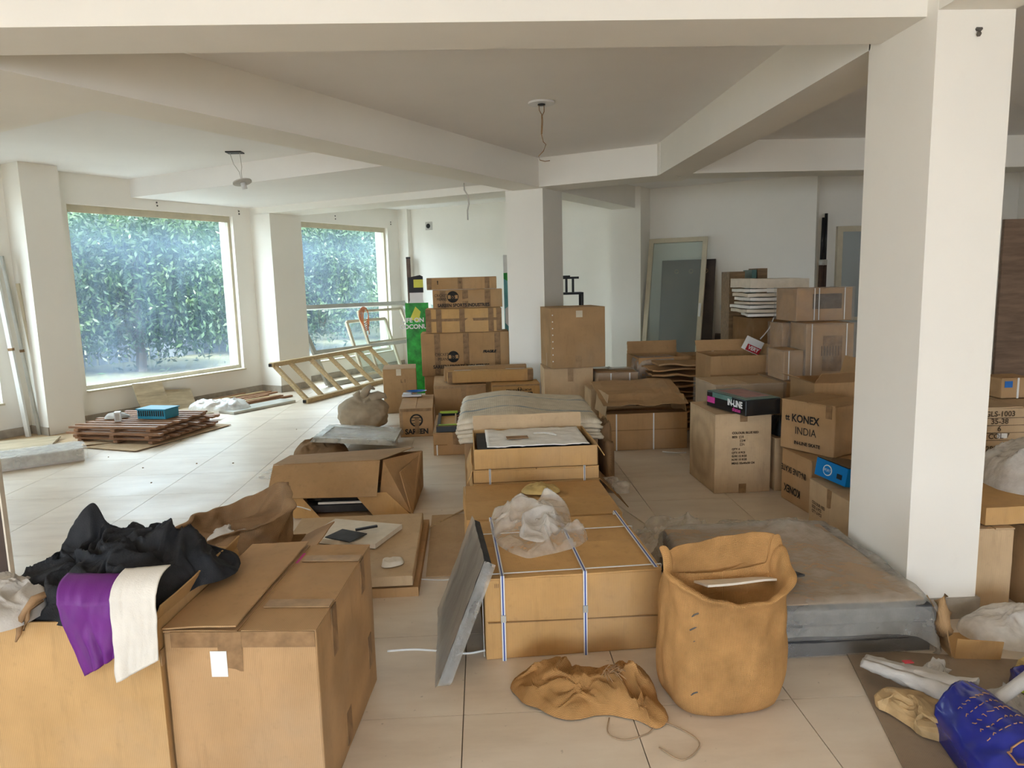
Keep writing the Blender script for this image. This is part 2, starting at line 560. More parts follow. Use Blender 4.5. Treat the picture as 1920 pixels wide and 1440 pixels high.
def sheet(name, P, mat, parent=None, closed=False, thick=0.0, uvs=None, loc=None, rot=None, subsurf=0):
    """mesh from an array of points (rows, cols, 3); UV in metres along the sheet"""
    P = np.asarray(P, float)
    nr, nc = P.shape[:2]
    faces = []
    cc = nc if closed else nc - 1
    for b in range(nr - 1):
        for a in range(cc):
            a2 = (a + 1) % nc
            faces.append((b * nc + a, b * nc + a2, (b + 1) * nc + a2, (b + 1) * nc + a))
    me = bpy.data.meshes.new(name)
    me.from_pydata([tuple(p) for p in P.reshape(-1, 3)], [], faces)
    if uvs is None:
        du = np.linalg.norm(np.diff(P, axis=1), axis=2).mean(0)
        dv = np.linalg.norm(np.diff(P, axis=0), axis=2).mean(1)
        cu = np.concatenate([[0], np.cumsum(du)])
        cv = np.concatenate([[0], np.cumsum(dv)])
        if closed:
            cu = np.concatenate([cu, [cu[-1] + du.mean()]])
    else:
        cu, cv = np.linspace(0, uvs[0], nc + (1 if closed else 0)), np.linspace(0, uvs[1], nr)
    lay = me.uv_layers.new(name='UVMap')
    data = []
    for b in range(nr - 1):
        for a in range(cc):
            data += [cu[a], cv[b], cu[a + 1], cv[b], cu[a + 1], cv[b + 1], cu[a], cv[b + 1]]
    lay.data.foreach_set('uv', data)
    me.update()
    o = link(name, me, mat, parent, True, loc, rot)
    if thick:
        s = o.modifiers.new('thickness', 'SOLIDIFY')
        s.thickness = thick
        s.offset = -1.0
    if subsurf:
        s = o.modifiers.new('smooth', 'SUBSURF')
        s.levels = subsurf
        s.render_levels = subsurf
    return o

def tag(o, label=None, cat=None, group=None, kind=None):
    if label: o['label'] = label
    if cat: o['category'] = cat
    if group: o['group'] = group
    if kind: o['kind'] = kind
    return o
def thing(name, label, cat, loc=(0, 0, 0), rz=0.0, group=None, rot=None):
    o = bpy.data.objects.new(name, None)
    o.empty_display_size = 0.05
    COL.objects.link(o)
    o.location = loc
    o.rotation_euler = rot if rot is not None else (0, 0, R(rz))
    return tag(o, label, cat, group)
def struct(o):
    o['kind'] = 'structure'
    return o
def fbm(p, octv=4, lac=2.0, gain=0.5):
    p = Vector(p)
    a, s = 1.0, 0.0
    for _ in range(octv):
        s += a * noise.noise(p)
        p = p * lac + Vector((13.1, 7.7, 3.3))
        a *= gain
    return s
def ridged(p, octv=4, gain=0.55):
    p = Vector(p)
    a, s, n = 1.0, 0.0, 0.0
    for _ in range(octv):
        s += a * (1 - abs(noise.noise(p)) * 2.0)
        n += a
        p = p * 2.05 + Vector((5.1, 9.7, 1.3))
        a *= gain
    return s / n

def text(parent, s, loc, rot, size, mat='ink', name='lettering', align='CENTER', sx=1.0, bold=0.0, flip=False, shear=0.0):
    cu = bpy.data.curves.new(name, 'FONT')
    cu.body = s
    cu.size = size
    cu.align_x = align
    cu.align_y = 'CENTER'
    cu.offset = bold
    cu.shear = shear
    cu.resolution_u = 3
    tmp = bpy.data.objects.new('tmp', cu)
    COL.objects.link(tmp)
    me = bpy.data.meshes.new_from_object(tmp)
    bpy.data.objects.remove(tmp)
    bpy.data.curves.remove(cu)
    me.materials.clear()
    for v in me.vertices:
        v.co.x *= sx
        if flip:
            v.co.x, v.co.y = -v.co.x, -v.co.y
    o = link(name, me, mat, parent, False, loc, rot)
    return o
FRONT, LEFT, RIGHT, TOP = (R(90), 0, 0), (R(90), 0, R(-90)), (R(90), 0, R(90)), (0, 0, 0)

# ================================================================== the room
CEIL, BEAM, DROP = 2.98, 2.65, 2.755
def P2(u, v):
    p = uv(u, v)
    return (p.x, p.y)
def uvbox(mb, u0, u1, v0, v1, z0, z1):
    return mb.prism([P2(u0, v0), P2(u1, v0), P2(u1, v1), P2(u0, v1)], z0, z1)
def ccw(poly):
    a = sum(p[0] * q[1] - q[0] * p[1] for p, q in zip(poly, poly[1:] + poly[:1]))
    return poly if a > 0 else list(reversed(poly))

ROOM = ccw([(-6.2, -5.85), (-6.2, 6.61), P2(11.4, 8.74), P2(11.4, 1.55), (5.04, 10.63), (8.0, 10.63), (8.0, -5.85)])
SLAB = ccw([(-6.5, -6.15), (-6.5, 6.75), P2(11.7, 9.04), P2(11.7, 1.5), (5.0, 10.93), (8.3, 10.93), (8.3, -6.15)])
floor = struct(MB().prism(SLAB, -0.12, -0.010).build('floor', 'grout'))
TILE = 0.622
def inside(p, poly):
    r = False
    for (x1, y1), (x2, y2) in zip(poly, poly[1:] + poly[:1]):
        if (y1 > p[1]) != (y2 > p[1]) and p[0] < (x2 - x1) * (p[1] - y1) / (y2 - y1) + x1:
            r = not r
    return r
tiles = []
for i in range(-12, 15):
    for j in range(-14, 20):
        c = (-0.115 + TILE * (i + 0.5), 2.487 + TILE * (j + 0.5))
        if inside(c, ROOM) or any(inside((c[0] + a, c[1] + b), ROOM) for a in (-.3, .3) for b in (-.3, .3)):
            tiles.append(c)
def in_view(c):
    d = Vector((c[0], c[1], 0)) - Vector((0, 0, 1.6))
    z = d.dot(cam_fwd)
    if z < 0.3:
        return False
    px, py = 960 + 1350 * d.dot(cam_right) / z, 720 - 1350 * d.dot(cam_up) / z
    return -150 < px < 2070 and py < 1640
seen = sorted([c for c in tiles if in_view(c)], key=lambda c: c[0] ** 2 + c[1] ** 2)
near = seen[:290]
rest = [c for c in tiles if c not in set(near)]
tile_me = MB().box((0, 0, -0.005), (TILE - 0.004, TILE - 0.004, 0.010)).mesh('tile')
tile_me.materials.append(MATS['floor_tile'])
for c in near:
    link('tile', tile_me, None, floor, False, (c[0], c[1], 0))
far_tiles = MB()
for c in rest:
    far_tiles.box((c[0], c[1], -0.005), (TILE - 0.004, TILE - 0.004, 0.010))
tag(far_tiles.build('tile_field', 'floor_tile', floor), kind='stuff')

ceiling = struct(MB().prism(SLAB, CEIL, CEIL + 0.2).build('ceiling', 'ceiling_paint'))
uvbox(MB(), 5.85, 7.74, 4.26, 8.745, DROP, CEIL).build('dropped_slab', 'ceiling_paint', ceiling)

def beam(mb, name='beam'):
    return struct(mb.build(name, 'wall_paint'))
trim_n = [0]
def trim(mb, mat='wall_paint'):
    trim_n[0] += 1
    return struct(mb.build('trim_%d' % trim_n[0], mat))
def beam_box(k, c, s):
    e = 0.0012 * k                                   # no two beam soffits lie in one plane
    return trim(MB().box((c[0], c[1], (BEAM + e + CEIL + 0.01) / 2), (s[0], s[1], CEIL + 0.01 - BEAM - e)))
def beam_uv(k, u0, u1, v0, v1):
    return trim(uvbox(MB(), u0, u1, v0, v1, BEAM + 0.0012 * k, CEIL + 0.01))
beam_box(0, ((-6.2 + 1.91) / 2, 3.31), (8.11, 0.352))          # across the near bay
beam_box(1, (2.07, (3.06 - 5.85) / 2), (0.326, 8.91))          # over the near pillar, towards the street
beam_box(2, (2.07, (7.75 + 3.58) / 2), (0.33, 4.17))           # from the pillar into the room
beam_box(4, (5.10, 7.87), (5.8, 0.42))                         # across the far bay
beam_box(6, (2.10, 7.98), (0.40, 0.60))                        # joint
beam_uv(3, 1.70, 7.76, 3.86, 4.27)
beam_uv(5, 7.64, 8.11, 2.28, 3.90)
beam_uv(7, 8.0, 11.4, 3.87, 4.25)
beam_uv(8, 7.72, 8.30, 4.2, 8.745)
beam_uv(9, 2.20, 2.72, 4.26, 8.745)
pillar = trim(MB().box((2.07, 3.325, CEIL / 2), (0.33, 0.53, CEIL)))
trim(uvbox(MB(), 7.75, 8.28, 3.87, 4.37, 0, CEIL))
trim(uvbox(MB(), 7.72, 8.34, 8.33, 8.745, 0, BEAM + 0.02))
trim(uvbox(MB(), 4.37, 4.78, 8.40, 8.745, 0, CEIL))
trim(uvbox(MB(), 10.95, 11.41, 3.78, 4.27, 0, CEIL))
trim(uvbox(MB(), 11.28, 11.41, 8.52, 8.745, 0, CEIL))

# window wall with three openings
wl = MB()
edges = [2.25]
for a, b, z0, z1 in WINDOWS:
    edges += [a, b]
edges.append(11.7)
for k in range(0, len(edges), 2):
    uvbox(wl, edges[k], edges[k + 1], 8.74, 9.04, -0.05, CEIL + 0.01)
for a, b, z0, z1 in WINDOWS:
    uvbox(wl, a, b, 8.74, 9.04, -0.05, z0)
    uvbox(wl, a, b, 8.74, 9.04, z1, CEIL + 0.01)
wall_left = struct(wl.build('wall_left', 'wall_paint'))
struct(uvbox(MB(), 11.4, 11.7, 1.3, 9.04, -0.05, CEIL + 0.01).build('wall_back', 'wall_paint'))
struct(MB().box((6.6, 10.78, 1.47), (3.4, 0.3, 3.02)).build('wall_back_right', 'wall_paint'))
struct(MB().box((8.15, 2.4, 1.47), (0.3, 17.0, 3.02)).build('wall_right', 'wall_paint'))
ws = MB()
ws.box((-6.35, (SIDE[0] - 6.05) / 2, 1.47), (0.3, SIDE[0] + 6.05, 3.02)).box((-6.35, (SIDE[1] + 6.85) / 2, 1.47), (0.3, 6.85 - SIDE[1], 3.02))
ws.box((-6.35, (SIDE[0] + SIDE[1]) / 2, (SIDE[2] - .04) / 2), (0.3, SIDE[1] - SIDE[0], SIDE[2] + .04)).box((-6.35, (SIDE[0] + SIDE[1]) / 2, (SIDE[3] + 2.98) / 2), (0.3, SIDE[1] - SIDE[0], 2.98 - SIDE[3]))
struct(ws.build('wall_side', 'wall_paint'))
rw = MB()
rw.box(((-6.5 + REAR[0]) / 2, REAR_Y, 1.47), (REAR[0] + 6.5, 0.3, 3.02))
rw.box(((8.3 + REAR[1]) / 2, REAR_Y, 1.47), (8.3 - REAR[1], 0.3, 3.02))
rw.box(((REAR[0] + REAR[1]) / 2, REAR_Y, (REAR[3] + 2.98) / 2), (REAR[1] - REAR[0], 0.3, 2.98 - REAR[3]))
struct(rw.build('wall_rear', 'wall_paint'))

# window frames, panes, sills
for k, (a, b, z0, z1) in enumerate(WINDOWS):
    c = uv((a + b) / 2, 8.84, z0)
    w = tag(bpy.data.objects.new('window_%d' % (k + 1), None), kind='structure')
    COL.objects.link(w)
    w.location = c
    w.rotation_euler = (0, 0, math.atan2(U.y, U.x))
    W, H = b - a, z1 - z0
    f = MB()
    for s in (-1, 1):
        f.box((s * (W / 2 - 0.02), 0, H / 2), (0.04, 0.07, H))
    f.box((0, 0, 0.025), (W - 0.08, 0.068, 0.05)).box((0, 0, H - 0.03), (W - 0.08, 0.068, 0.06))
    f.box((0, -0.03, H - 0.075), (W - 0.085, 0.02, 0.028))
    f.build('window_frame', 'aluminium_cream', w)
    MB().box((0, 0, H / 2), (W - 0.07, 0.006, H - 0.08)).build('pane', 'glass_dusty', w)
    MB().box((0, -0.085, -0.012), (W, 0.13, 0.022)).build('window_sill', 'aluminium_cream', w)

# stone skirting, broken where the openings of the wing turn
def skirt(n, mb):
    struct(mb.build('baseboard_' + n, 'skirting_stone'))
skirt('left', uvbox(uvbox(MB(), 4.80, 7.72, 8.725, 8.74, 0, 0.10), 8.34, 11.28, 8.725, 8.74, 0, 0.10))
skirt('wing', uvbox(uvbox(MB(), 2.4, 4.37, 8.725, 8.74, 0, 0.10), 4.355, 4.37, 8.39, 8.74, 0, 0.10))
skirt('bay', uvbox(uvbox(MB(), 7.705, 7.72, 8.315, 8.725, 0, 0.10), 7.705, 8.34, 8.315, 8.33, 0, 0.10))
skirt('back', uvbox(MB(), 11.385, 11.40, 1.6, 8.5, 0, 0.10))
pb = MB()
pb.box((2.07, 3.325, 0.05), (0.36, 0.56, 0.10))
skirt('pillar', pb)

# fixing holes around the windows and small marks in the plaster
def wall_mark(u, z, v=8.735, r=0.012):
    o = MB().disc((0, 0, 0), r, 0.004, 8).build('fixing_hole', 'stain_dark', wall_left)
    o.location = uv(u, v, z)
    o.rotation_euler = (V * -1).to_track_quat('Z', 'Y').to_euler()
for u_, z_ in ((4.88, 2.76), (4.885, 2.70), (6.2, 2.72), (6.205, 2.68), (7.52, 2.70), (7.522, 2.66), (9.55, 2.76), (9.552, 2.71), (11.05, 2.74), (11.052, 2.70)):
    wall_mark(u_, z_)
MB().tube([(2.075, 3.062, 2.575), (2.08, 3.045, 2.57), (2.072, 3.04, 2.555), (2.078, 3.052, 2.55)], 0.009, 6).build('wall_plug', 'stain_dark', pillar)

# ================================================================== outside
struct(MB().box((-8, 14, -0.35), (60, 60, 0.3)).build('ground', 'asphalt'))
struct(uvbox(MB(), -3, 30, 10.9, 24, -0.21, -0.19).build('verge', 'soil'))
def leaf_tree(name, label, base, crown_z, rx, ry, rz, n, seed, trunk_h, leaf=0.085):
    rng = np.random.default_rng(seed)
    t = thing(name, label, 'tree', base, 0, 'trees outside the windows')
    # clumps, then leaves around each clump
    nc = 500
    cl = rng.uniform(-1, 1, size=(nc, 3))
    cl[:, 2] *= 1 - 0.25 * cl[:, 0] ** 2
    cl *= np.array([rx, ry, rz])
    pick = rng.integers(0, nc, n)
    c = cl[pick] + rng.normal(size=(n, 3)) * 0.26
    d = rng.normal(size=(n, 3)) + np.array([0, 0, -0.6])
    d /= np.linalg.norm(d, axis=1)[:, None]
    s = np.cross(d, rng.normal(size=(n, 3)))
    s /= np.linalg.norm(s, axis=1)[:, None]
    L = leaf * rng.uniform(0.6, 1.5, (n, 1))
    v = np.stack([c - d * L, c + s * L * 0.36, c + d * L, c - s * L * 0.36], 1) + np.array([0, 0, crown_z])
    me = bpy.data.meshes.new('foliage')
    me.from_pydata(v.reshape(-1, 3).tolist(), [], np.arange(n * 4).reshape(-1, 4).tolist())
    o = link('foliage', me, 'leaf', t)
    o['kind'] = 'stuff'
    m = MB()
    m.tube([(0, 0, -0.2), (0.05, 0.02, trunk_h * 0.5), (-0.03, 0.05, trunk_h), (0.1, 0, crown_z)], [0.13, 0.11, 0.09, 0.05], 8)
    for k in range(6):
        a = rng.uniform(0, 6.28)
        m.tube([(0, 0, trunk_h * 0.8), (math.cos(a) * rx * .4, math.sin(a) * ry * .4, crown_z - rz * .2), (math.cos(a) * rx * .8, math.sin(a) * ry * .8, crown_z + rz * .3)], [0.06, 0.04, 0.015], 6)
    m.build('trunk', 'bark', t)
    return t
for k, a in enumerate((0.6, 5.2, 9.8, 14.4, 19.0)):
    leaf_tree('roadside_tree', 'dense dark green roadside tree growing close outside the dusty shop windows', uv(a, 14.9, -0.2), 2.1, 2.2, 1.0, 1.45, 36000, 20 + k, 0.8, 0.062)
for k, a in enumerate((2.9, 8.9, 14.9, 20.9, 26.9)):
    leaf_tree('backdrop_tree', 'taller pale green tree standing behind the paling fence', uv(a, 20.6, -0.2), 2.4, 2.9, 1.4, 2.1, 14000, 60 + k, 0.9, 0.15)
fence = thing('paling_fence', 'grey paling fence along the road outside the window', 'fence', uv(0, 17.2, -0.2), math.degrees(math.atan2(U.y, U.x)))
for k in range(56):
    MB().box((2.0 + k * 0.27, 0, 0.65), (0.21, 0.02, 1.3)).build('pale', 'fence_paint', fence)
for z in (0.25, 0.8):
    MB().box((9.5, 0.03, z), (15.2, 0.03, 0.07)).build('rail', 'fence_paint', fence)

# ================================================================== cartons
def carton_mesh(name, w, d, h, n=5, bulge=0.004, seed=0, rough=0.002, top=True):
    """a slightly slumped box shell, base centre at the origin"""
    bm = bmesh.new()
    vid = {}
    def V_(i, j, k):
        if (i, j, k) not in vid:
            x, y, z = (i / n - .5), (j / n - .5), k / n
            p = Vector((x * w, y * d, z * h))
            fx, fy, fz = 1 - (2 * x) ** 2, 1 - (2 * y) ** 2, 1 - (2 * z - 1) ** 2
            if i in (0, n): p.x += (1 if i else -1) * bulge * fy * fz
            if j in (0, n): p.y += (1 if j else -1) * bulge * fx * fz
            if k == n: p.z += 0.4 * bulge * fx * fy
            q = Vector((x * w * 7 + seed * 3.1, y * d * 7, z * h * 7))
            nz = noise.noise_vector(q) * rough
            if k == 0: nz.z = 0
            vid[(i, j, k)] = bm.verts.new(p + nz)
        return vid[(i, j, k)]
    for a in range(n):
        for b in range(n):
            bm.faces.new((V_(a, b, 0), V_(a, b + 1, 0), V_(a + 1, b + 1, 0), V_(a + 1, b, 0)))
            if top:
                bm.faces.new((V_(a, b, n), V_(a + 1, b, n), V_(a + 1, b + 1, n), V_(a, b + 1, n)))
            bm.faces.new((V_(a, 0, b), V_(a + 1, 0, b), V_(a + 1, 0, b + 1), V_(a, 0, b + 1)))
            bm.faces.new((V_(a, n, b), V_(a, n, b + 1), V_(a + 1, n, b + 1), V_(a + 1, n, b)))
            bm.faces.new((V_(0, a, b), V_(0, a, b + 1), V_(0, a + 1, b + 1), V_(0, a + 1, b)))
            bm.faces.new((V_(n, a, b), V_(n, a + 1, b), V_(n, a + 1, b + 1), V_(n, a, b + 1)))
    me = bpy.data.meshes.new(name)
    bm.to_mesh(me)
    bm.free()
    return me

def panel_mesh(name, w, d, th, seed=0, wav=0.003, n=6, ragged=0.0):
    """a sheet of board lying flat, one corner region at the origin: x 0..w, y 0..d, uneven like used card"""
    m = MB()
    for s in (0, 1):
        for j in range(n + 1):
            for i in range(n + 1):
                x, y = i / n * w, j / n * d
                z = noise.noise(Vector((x * 6 + seed, y * 6 - seed, seed * 2.3))) * wav * 2
                rx = noise.noise(Vector((x * 30, y * 30, seed + 9))) * ragged
                m.v.append((x + (rx if i in (0, n) else 0), y + (rx if j in (0, n) else 0), z + s * th))
    k = (n + 1) ** 2
    for j in range(n):
        for i in range(n):
            a = j * (n + 1) + i
            m.f.append((a, a + n + 1, a + n + 2, a + 1))
            m.f.append((k + a, k + a + 1, k + a + n + 2, k + a + n + 1))
    ring = [i for i in range(n + 1)] + [j * (n + 1) + n for j in range(1, n + 1)] + [n * (n + 1) + i for i in range(n - 1, -1, -1)] + [j * (n + 1) for j in range(n - 1, 0, -1)]
    for a, b in zip(ring, ring[1:] + ring[:1]):
        m.f.append((a, b, k + b, k + a))
    return m.mesh(name)

CARTON_N = [0]
class Carton:
    def __init__(self, label, c, size, rot=0.0, z0=0.0, mat='card_tan', cat='carton', name='cardboard_carton', group=None,
                 closed=True, seam='y', lift=0.0, bulge=0.005, gap=0.006, flaps=True, tilt=(0, 0), euler=None):
        CARTON_N[0] += 1
        self.n = CARTON_N[0]
        self.w, self.d, self.h = size
        self.mat = mat
        self.e = thing(name, label, cat, (c[0], c[1], z0), rot, group)
        if euler:
            self.e.rotation_euler = tuple(R(a) for a in euler)
        w, d, h = size
        th = 0.006
        if closed:
            body = link('body', carton_mesh('body', w, d, h - (th if flaps else 0), 5, bulge, self.n), mat, self.e, True)
            bv = body.modifiers.new('soft_edges', 'BEVEL')
            bv.width = 0.006
            bv.segments = 2
            bv.limit_method = 'ANGLE'
            bv.angle_limit = R(50)
            body.data.polygons.foreach_set('use_smooth', [False] * len(body.data.polygons))
            self.body = body
            if flaps:
                wv = 0.0015
                if seam == 'y':
                    for s in (-1, 1):
                        me = panel_mesh('flap', w / 2 - gap / 2, d, th, self.n + s, wv)
                        x0 = -w / 2 if s < 0 else gap / 2
                        o = link('flap', me, mat, self.e, False, (x0, -d / 2, h - th))
                        if lift:
                            if s < 0:
                                o.rotation_euler = (0, R(-lift), 0)
                            else:
                                o.location = (x0, -d / 2, h - th + math.sin(R(lift)) * (w / 2))
                                o.rotation_euler = (0, R(lift), 0)
                else:
                    for s in (-1, 1):
                        me = panel_mesh('flap', w, d / 2 - gap / 2, th, self.n + s, wv)
                        y0 = -d / 2 if s < 0 else gap / 2
                        o = link('flap', me, mat, self.e, False, (-w / 2, y0, h - th))
        else:
            self.open_walls(th)
    def open_walls(self, th):
        w, d, h = self.w, self.d, self.h
        m = MB()
        m.box((0, 0, th / 2), (w, d, th))
        m.box((0, -d / 2 + th / 2, h / 2), (w, th, h)).box((0, d / 2 - th / 2, h / 2), (w, th, h))
        m.box((-w / 2 + th / 2, 0, h / 2), (th, d - 2 * th, h)).box((w / 2 - th / 2, 0, h / 2), (th, d - 2 * th, h))
        self.body = m.build('body', self.mat, self.e)
    def flap(self, side, length, angle, seed=0, mat=None, wav=0.004, ragged=0.006, lab=None):
        """hinged flap on the top rim; angle 0 = lying outwards, 90 = standing up, 180 = folded in"""
        w, d, h = self.w, self.d, self.h
        ln = w if side in 'FB' else d
        me = panel_mesh('flap', ln - 0.01, length, 0.005, seed + self.n, wav, 6, ragged)
        o = link('flap', me, mat or self.mat, self.e)
        rz = {'B': 0, 'F': 180, 'R': -90, 'L': 90}[side]
        loc = {'B': (-ln / 2 + .005, d / 2, h), 'F': (ln / 2 - .005, -d / 2, h), 'R': (w / 2, ln / 2 - .005, h), 'L': (-w / 2, -ln / 2 + .005, h)}[side]
        o.rotation_euler = (Matrix.Rotation(R(rz), 3, 'Z') @ Matrix.Rotation(R(angle), 3, 'X')).to_euler()
        o.location = loc
        if lab: o['label'] = lab
        return o
    def _face(self, side, a, z, off):
        w, d = self.w, self.d
        return {'F': (a, -d / 2 - off, z), 'B': (-a, d / 2 + off, z), 'L': (-w / 2 - off, -a, z), 'R': (w / 2 + off, a, z)}[side]
    def tape(self, side, a, z0, z1, w=0.05, mat='tape_brown', name='tape', off=0.004):
        h = abs(z1 - z0)
        p = self._face(side, a, (z0 + z1) / 2, off)
        s = (w, 0.003, h) if side in 'FB' else (0.003, w, h)
        return MB().box((0, 0, 0), s).build(name, mat, self.e, loc=p)
    def band(self, side, z, a0, a1, h=0.05, mat='tape_brown', name='tape', off=0.0035):
        p = self._face(side, (a0 + a1) / 2, z, off)
        w = abs(a1 - a0)
        s = (w, 0.003, h) if side in 'FB' else (0.003, w, h)
        return MB().box((0, 0, 0), s).build(name, mat, self.e, loc=p)
    def top_tape(self, axis, a, w=0.05, mat='tape_brown', l0=None, l1=None, name='tape', off=0.004):
        L = self.d if axis == 'y' else self.w
        l0 = -L / 2 if l0 is None else l0
        l1 = L / 2 if l1 is None else l1
        s = (w, l1 - l0, 0.003) if axis == 'y' else (l1 - l0, w, 0.003)
        p = (a, (l0 + l1) / 2, self.h + off) if axis == 'y' else ((l0 + l1) / 2, a, self.h + off)
        return MB().box((0, 0, 0), s).build(name, mat, self.e, loc=p)
    def strap(self, a, mat='strap_white', w=0.015, sides='FTB', stripe=None, buckle=None, o=0.007):
        """packing strap around front, top and back at x=a (or over top and sides at y=a with sides 'LTR')"""
        m, m2 = MB(), MB()
        h, d, W = self.h, self.d, self.w
        def put(mm, ww, off):
            if 'F' in sides: mm.box((a, -d / 2 - off, h / 2), (ww, 0.002, h + 2 * off))
            if 'B' in sides: mm.box((a, d / 2 + off, h / 2), (ww, 0.002, h + 2 * off))
            if 'L' in sides: mm.box((-W / 2 - off, a, h / 2), (0.002, ww, h + 2 * off))
            if 'R' in sides: mm.box((W / 2 + off, a, h / 2), (0.002, ww, h + 2 * off))
            if 'T' in sides:
                if 'F' in sides or 'B' in sides: mm.box((a, 0, h + off), (ww, d + 2 * off, 0.002))
                else: mm.box((0, a, h + off), (W + 2 * off, ww, 0.002))
        put(m, w, o)
        s = m.build('strap', mat, self.e)
        if stripe:
            put(m2, w * 0.3, o + 0.0012)
            m2.build('stripe', stripe, s)
        if buckle is not None:
            MB().box((a, -d / 2 - o - 0.003, buckle), (w * 1.25, 0.005, 0.03)).build('strap_seal', 'aluminium_grey', s)
        return s
    def text(self, side, s, a, z, size, mat='ink', off=0.0075, **kw):
        rot = {'F': FRONT, 'L': LEFT, 'R': RIGHT, 'B': (R(90), 0, R(180))}[side]
        return text(self.e, s, self._face(side, a, z, off), rot, size, mat, **kw)
    def label(self, side, a, z, w, h, mat='paper_white', off=0.0065, name='label'):
        s = (w, 0.002, h) if side in 'FB' else (0.002, w, h)
        return MB().box((0, 0, 0), s).build(name, mat, self.e, loc=self._face(side, a, z, off))
    def ring_logo(self, side, a, z, r, letters='SS', off=0.0075):
        """round emblem: solid disc with a pale band and letters"""
        rot = {'F': FRONT, 'L': LEFT, 'R': RIGHT}[side]
        e = MB().disc((0, 0, 0), r, 0.001, 32).build('emblem', 'ink', self.e, loc=self._face(side, a, z, off), rot=rot)
        MB().box((0, 0, 0.0012), (r * 1.7, r * 0.62, 0.001)).build('emblem_band', self.mat, e)
        text(e, letters, (0, 0, 0.0022), (0, 0, 0), r * 0.85, 'ink', bold=0.004)
        return e

# ------------------------------------------------------------------ soft things
def smooth_outline(poly, n, rnd=2):
    """closed polygon -> n points, rounded"""
    pts = [Vector((p[0], p[1])) for p in poly]
    for _ in range(rnd):
        q = []
        for a, b in zip(pts, pts[1:] + pts[:1]):
            q += [a * 0.75 + b * 0.25, a * 0.25 + b * 0.75]
        pts = q
    seg = [(b - a).length for a, b in zip(pts, pts[1:] + pts[:1])]
    tot = sum(seg)
    out, k, acc = [], 0, 0.0
    for i in range(n):
        s = tot * i / n
        while acc + seg[k] < s:
            acc += seg[k]
            k += 1
        f = (s - acc) / max(seg[k], 1e-9)
        out.append(pts[k].lerp(pts[(k + 1) % len(pts)], f))
    return out
def heap(name, mat, poly, z0, height, parent=None, freq=5.0, amp=0.5, seed=0, nr=34, na=120, power=2.4, jit=0.012, peaks=(), center=None, thick=0.0, octv=4, warp=0.25, edge=0.004, floor_fn=None, sharp=1.0, facet=False):
    """a crumpled mass lying on a surface: rounded outline, ridged folds, optional peaks (x, y, radius, height)"""
    out = smooth_outline(poly, na)
    c = Vector(center) if center else sum(out, Vector((0, 0))) / na
    rows = []
    for i in range(nr + 1):
        s = i / nr
        row = []
        for p in out:
            q = c.lerp(p, s)
            w = Vector((noise.noise(Vector((q.x * freq, q.y * freq, seed))), noise.noise(Vector((q.x * freq, q.y * freq, seed + 7)))))
            qq = q + w * warp / freq
            env = max(0.0, 1 - s ** power) ** 0.6
            rg = ridged((qq.x * freq, qq.y * freq, seed * 1.7), octv)
            if sharp != 1.0: rg = math.copysign(abs(rg) ** sharp, rg)
            z = height * env * (1 - amp + amp * rg)
            for (px, py, pr, ph) in peaks:
                dd = ((q.x - px) ** 2 + (q.y - py) ** 2) / (pr * pr)
                z += ph * math.exp(-dd) * (0.7 + 0.45 * rg)
            lift = min(1.0, (1 - s) * 6)
            jx = noise.noise(Vector((q.x * freq * 2, q.y * freq * 2, seed + 3))) * jit * (0.4 + lift)
            jy = noise.noise(Vector((q.x * freq * 2, q.y * freq * 2, seed + 5))) * jit * (0.4 + lift)
            base = floor_fn(q.x, q.y) if floor_fn else z0
            row.append((q.x + jx, q.y + jy, base + edge + max(0, z)))
        rows.append(row)
    P = np.array(rows)
    o = sheet(name, P, mat, parent, closed=True, thick=thick)
    if facet:
        o.data.polygons.foreach_set('use_smooth', [False] * len(o.data.polygons))
    planar = o.data.uv_layers[0]
    n = len(o.data.loops)
    idx = np.empty(n, dtype=np.int32)
    o.data.loops.foreach_get('vertex_index', idx)
    co = P.reshape(-1, 3)[idx]
    planar.data.foreach_set('uv', np.stack([co[:, 0] + co[:, 2] * .5, co[:, 1] + co[:, 2] * .5], 1).ravel())
    return o

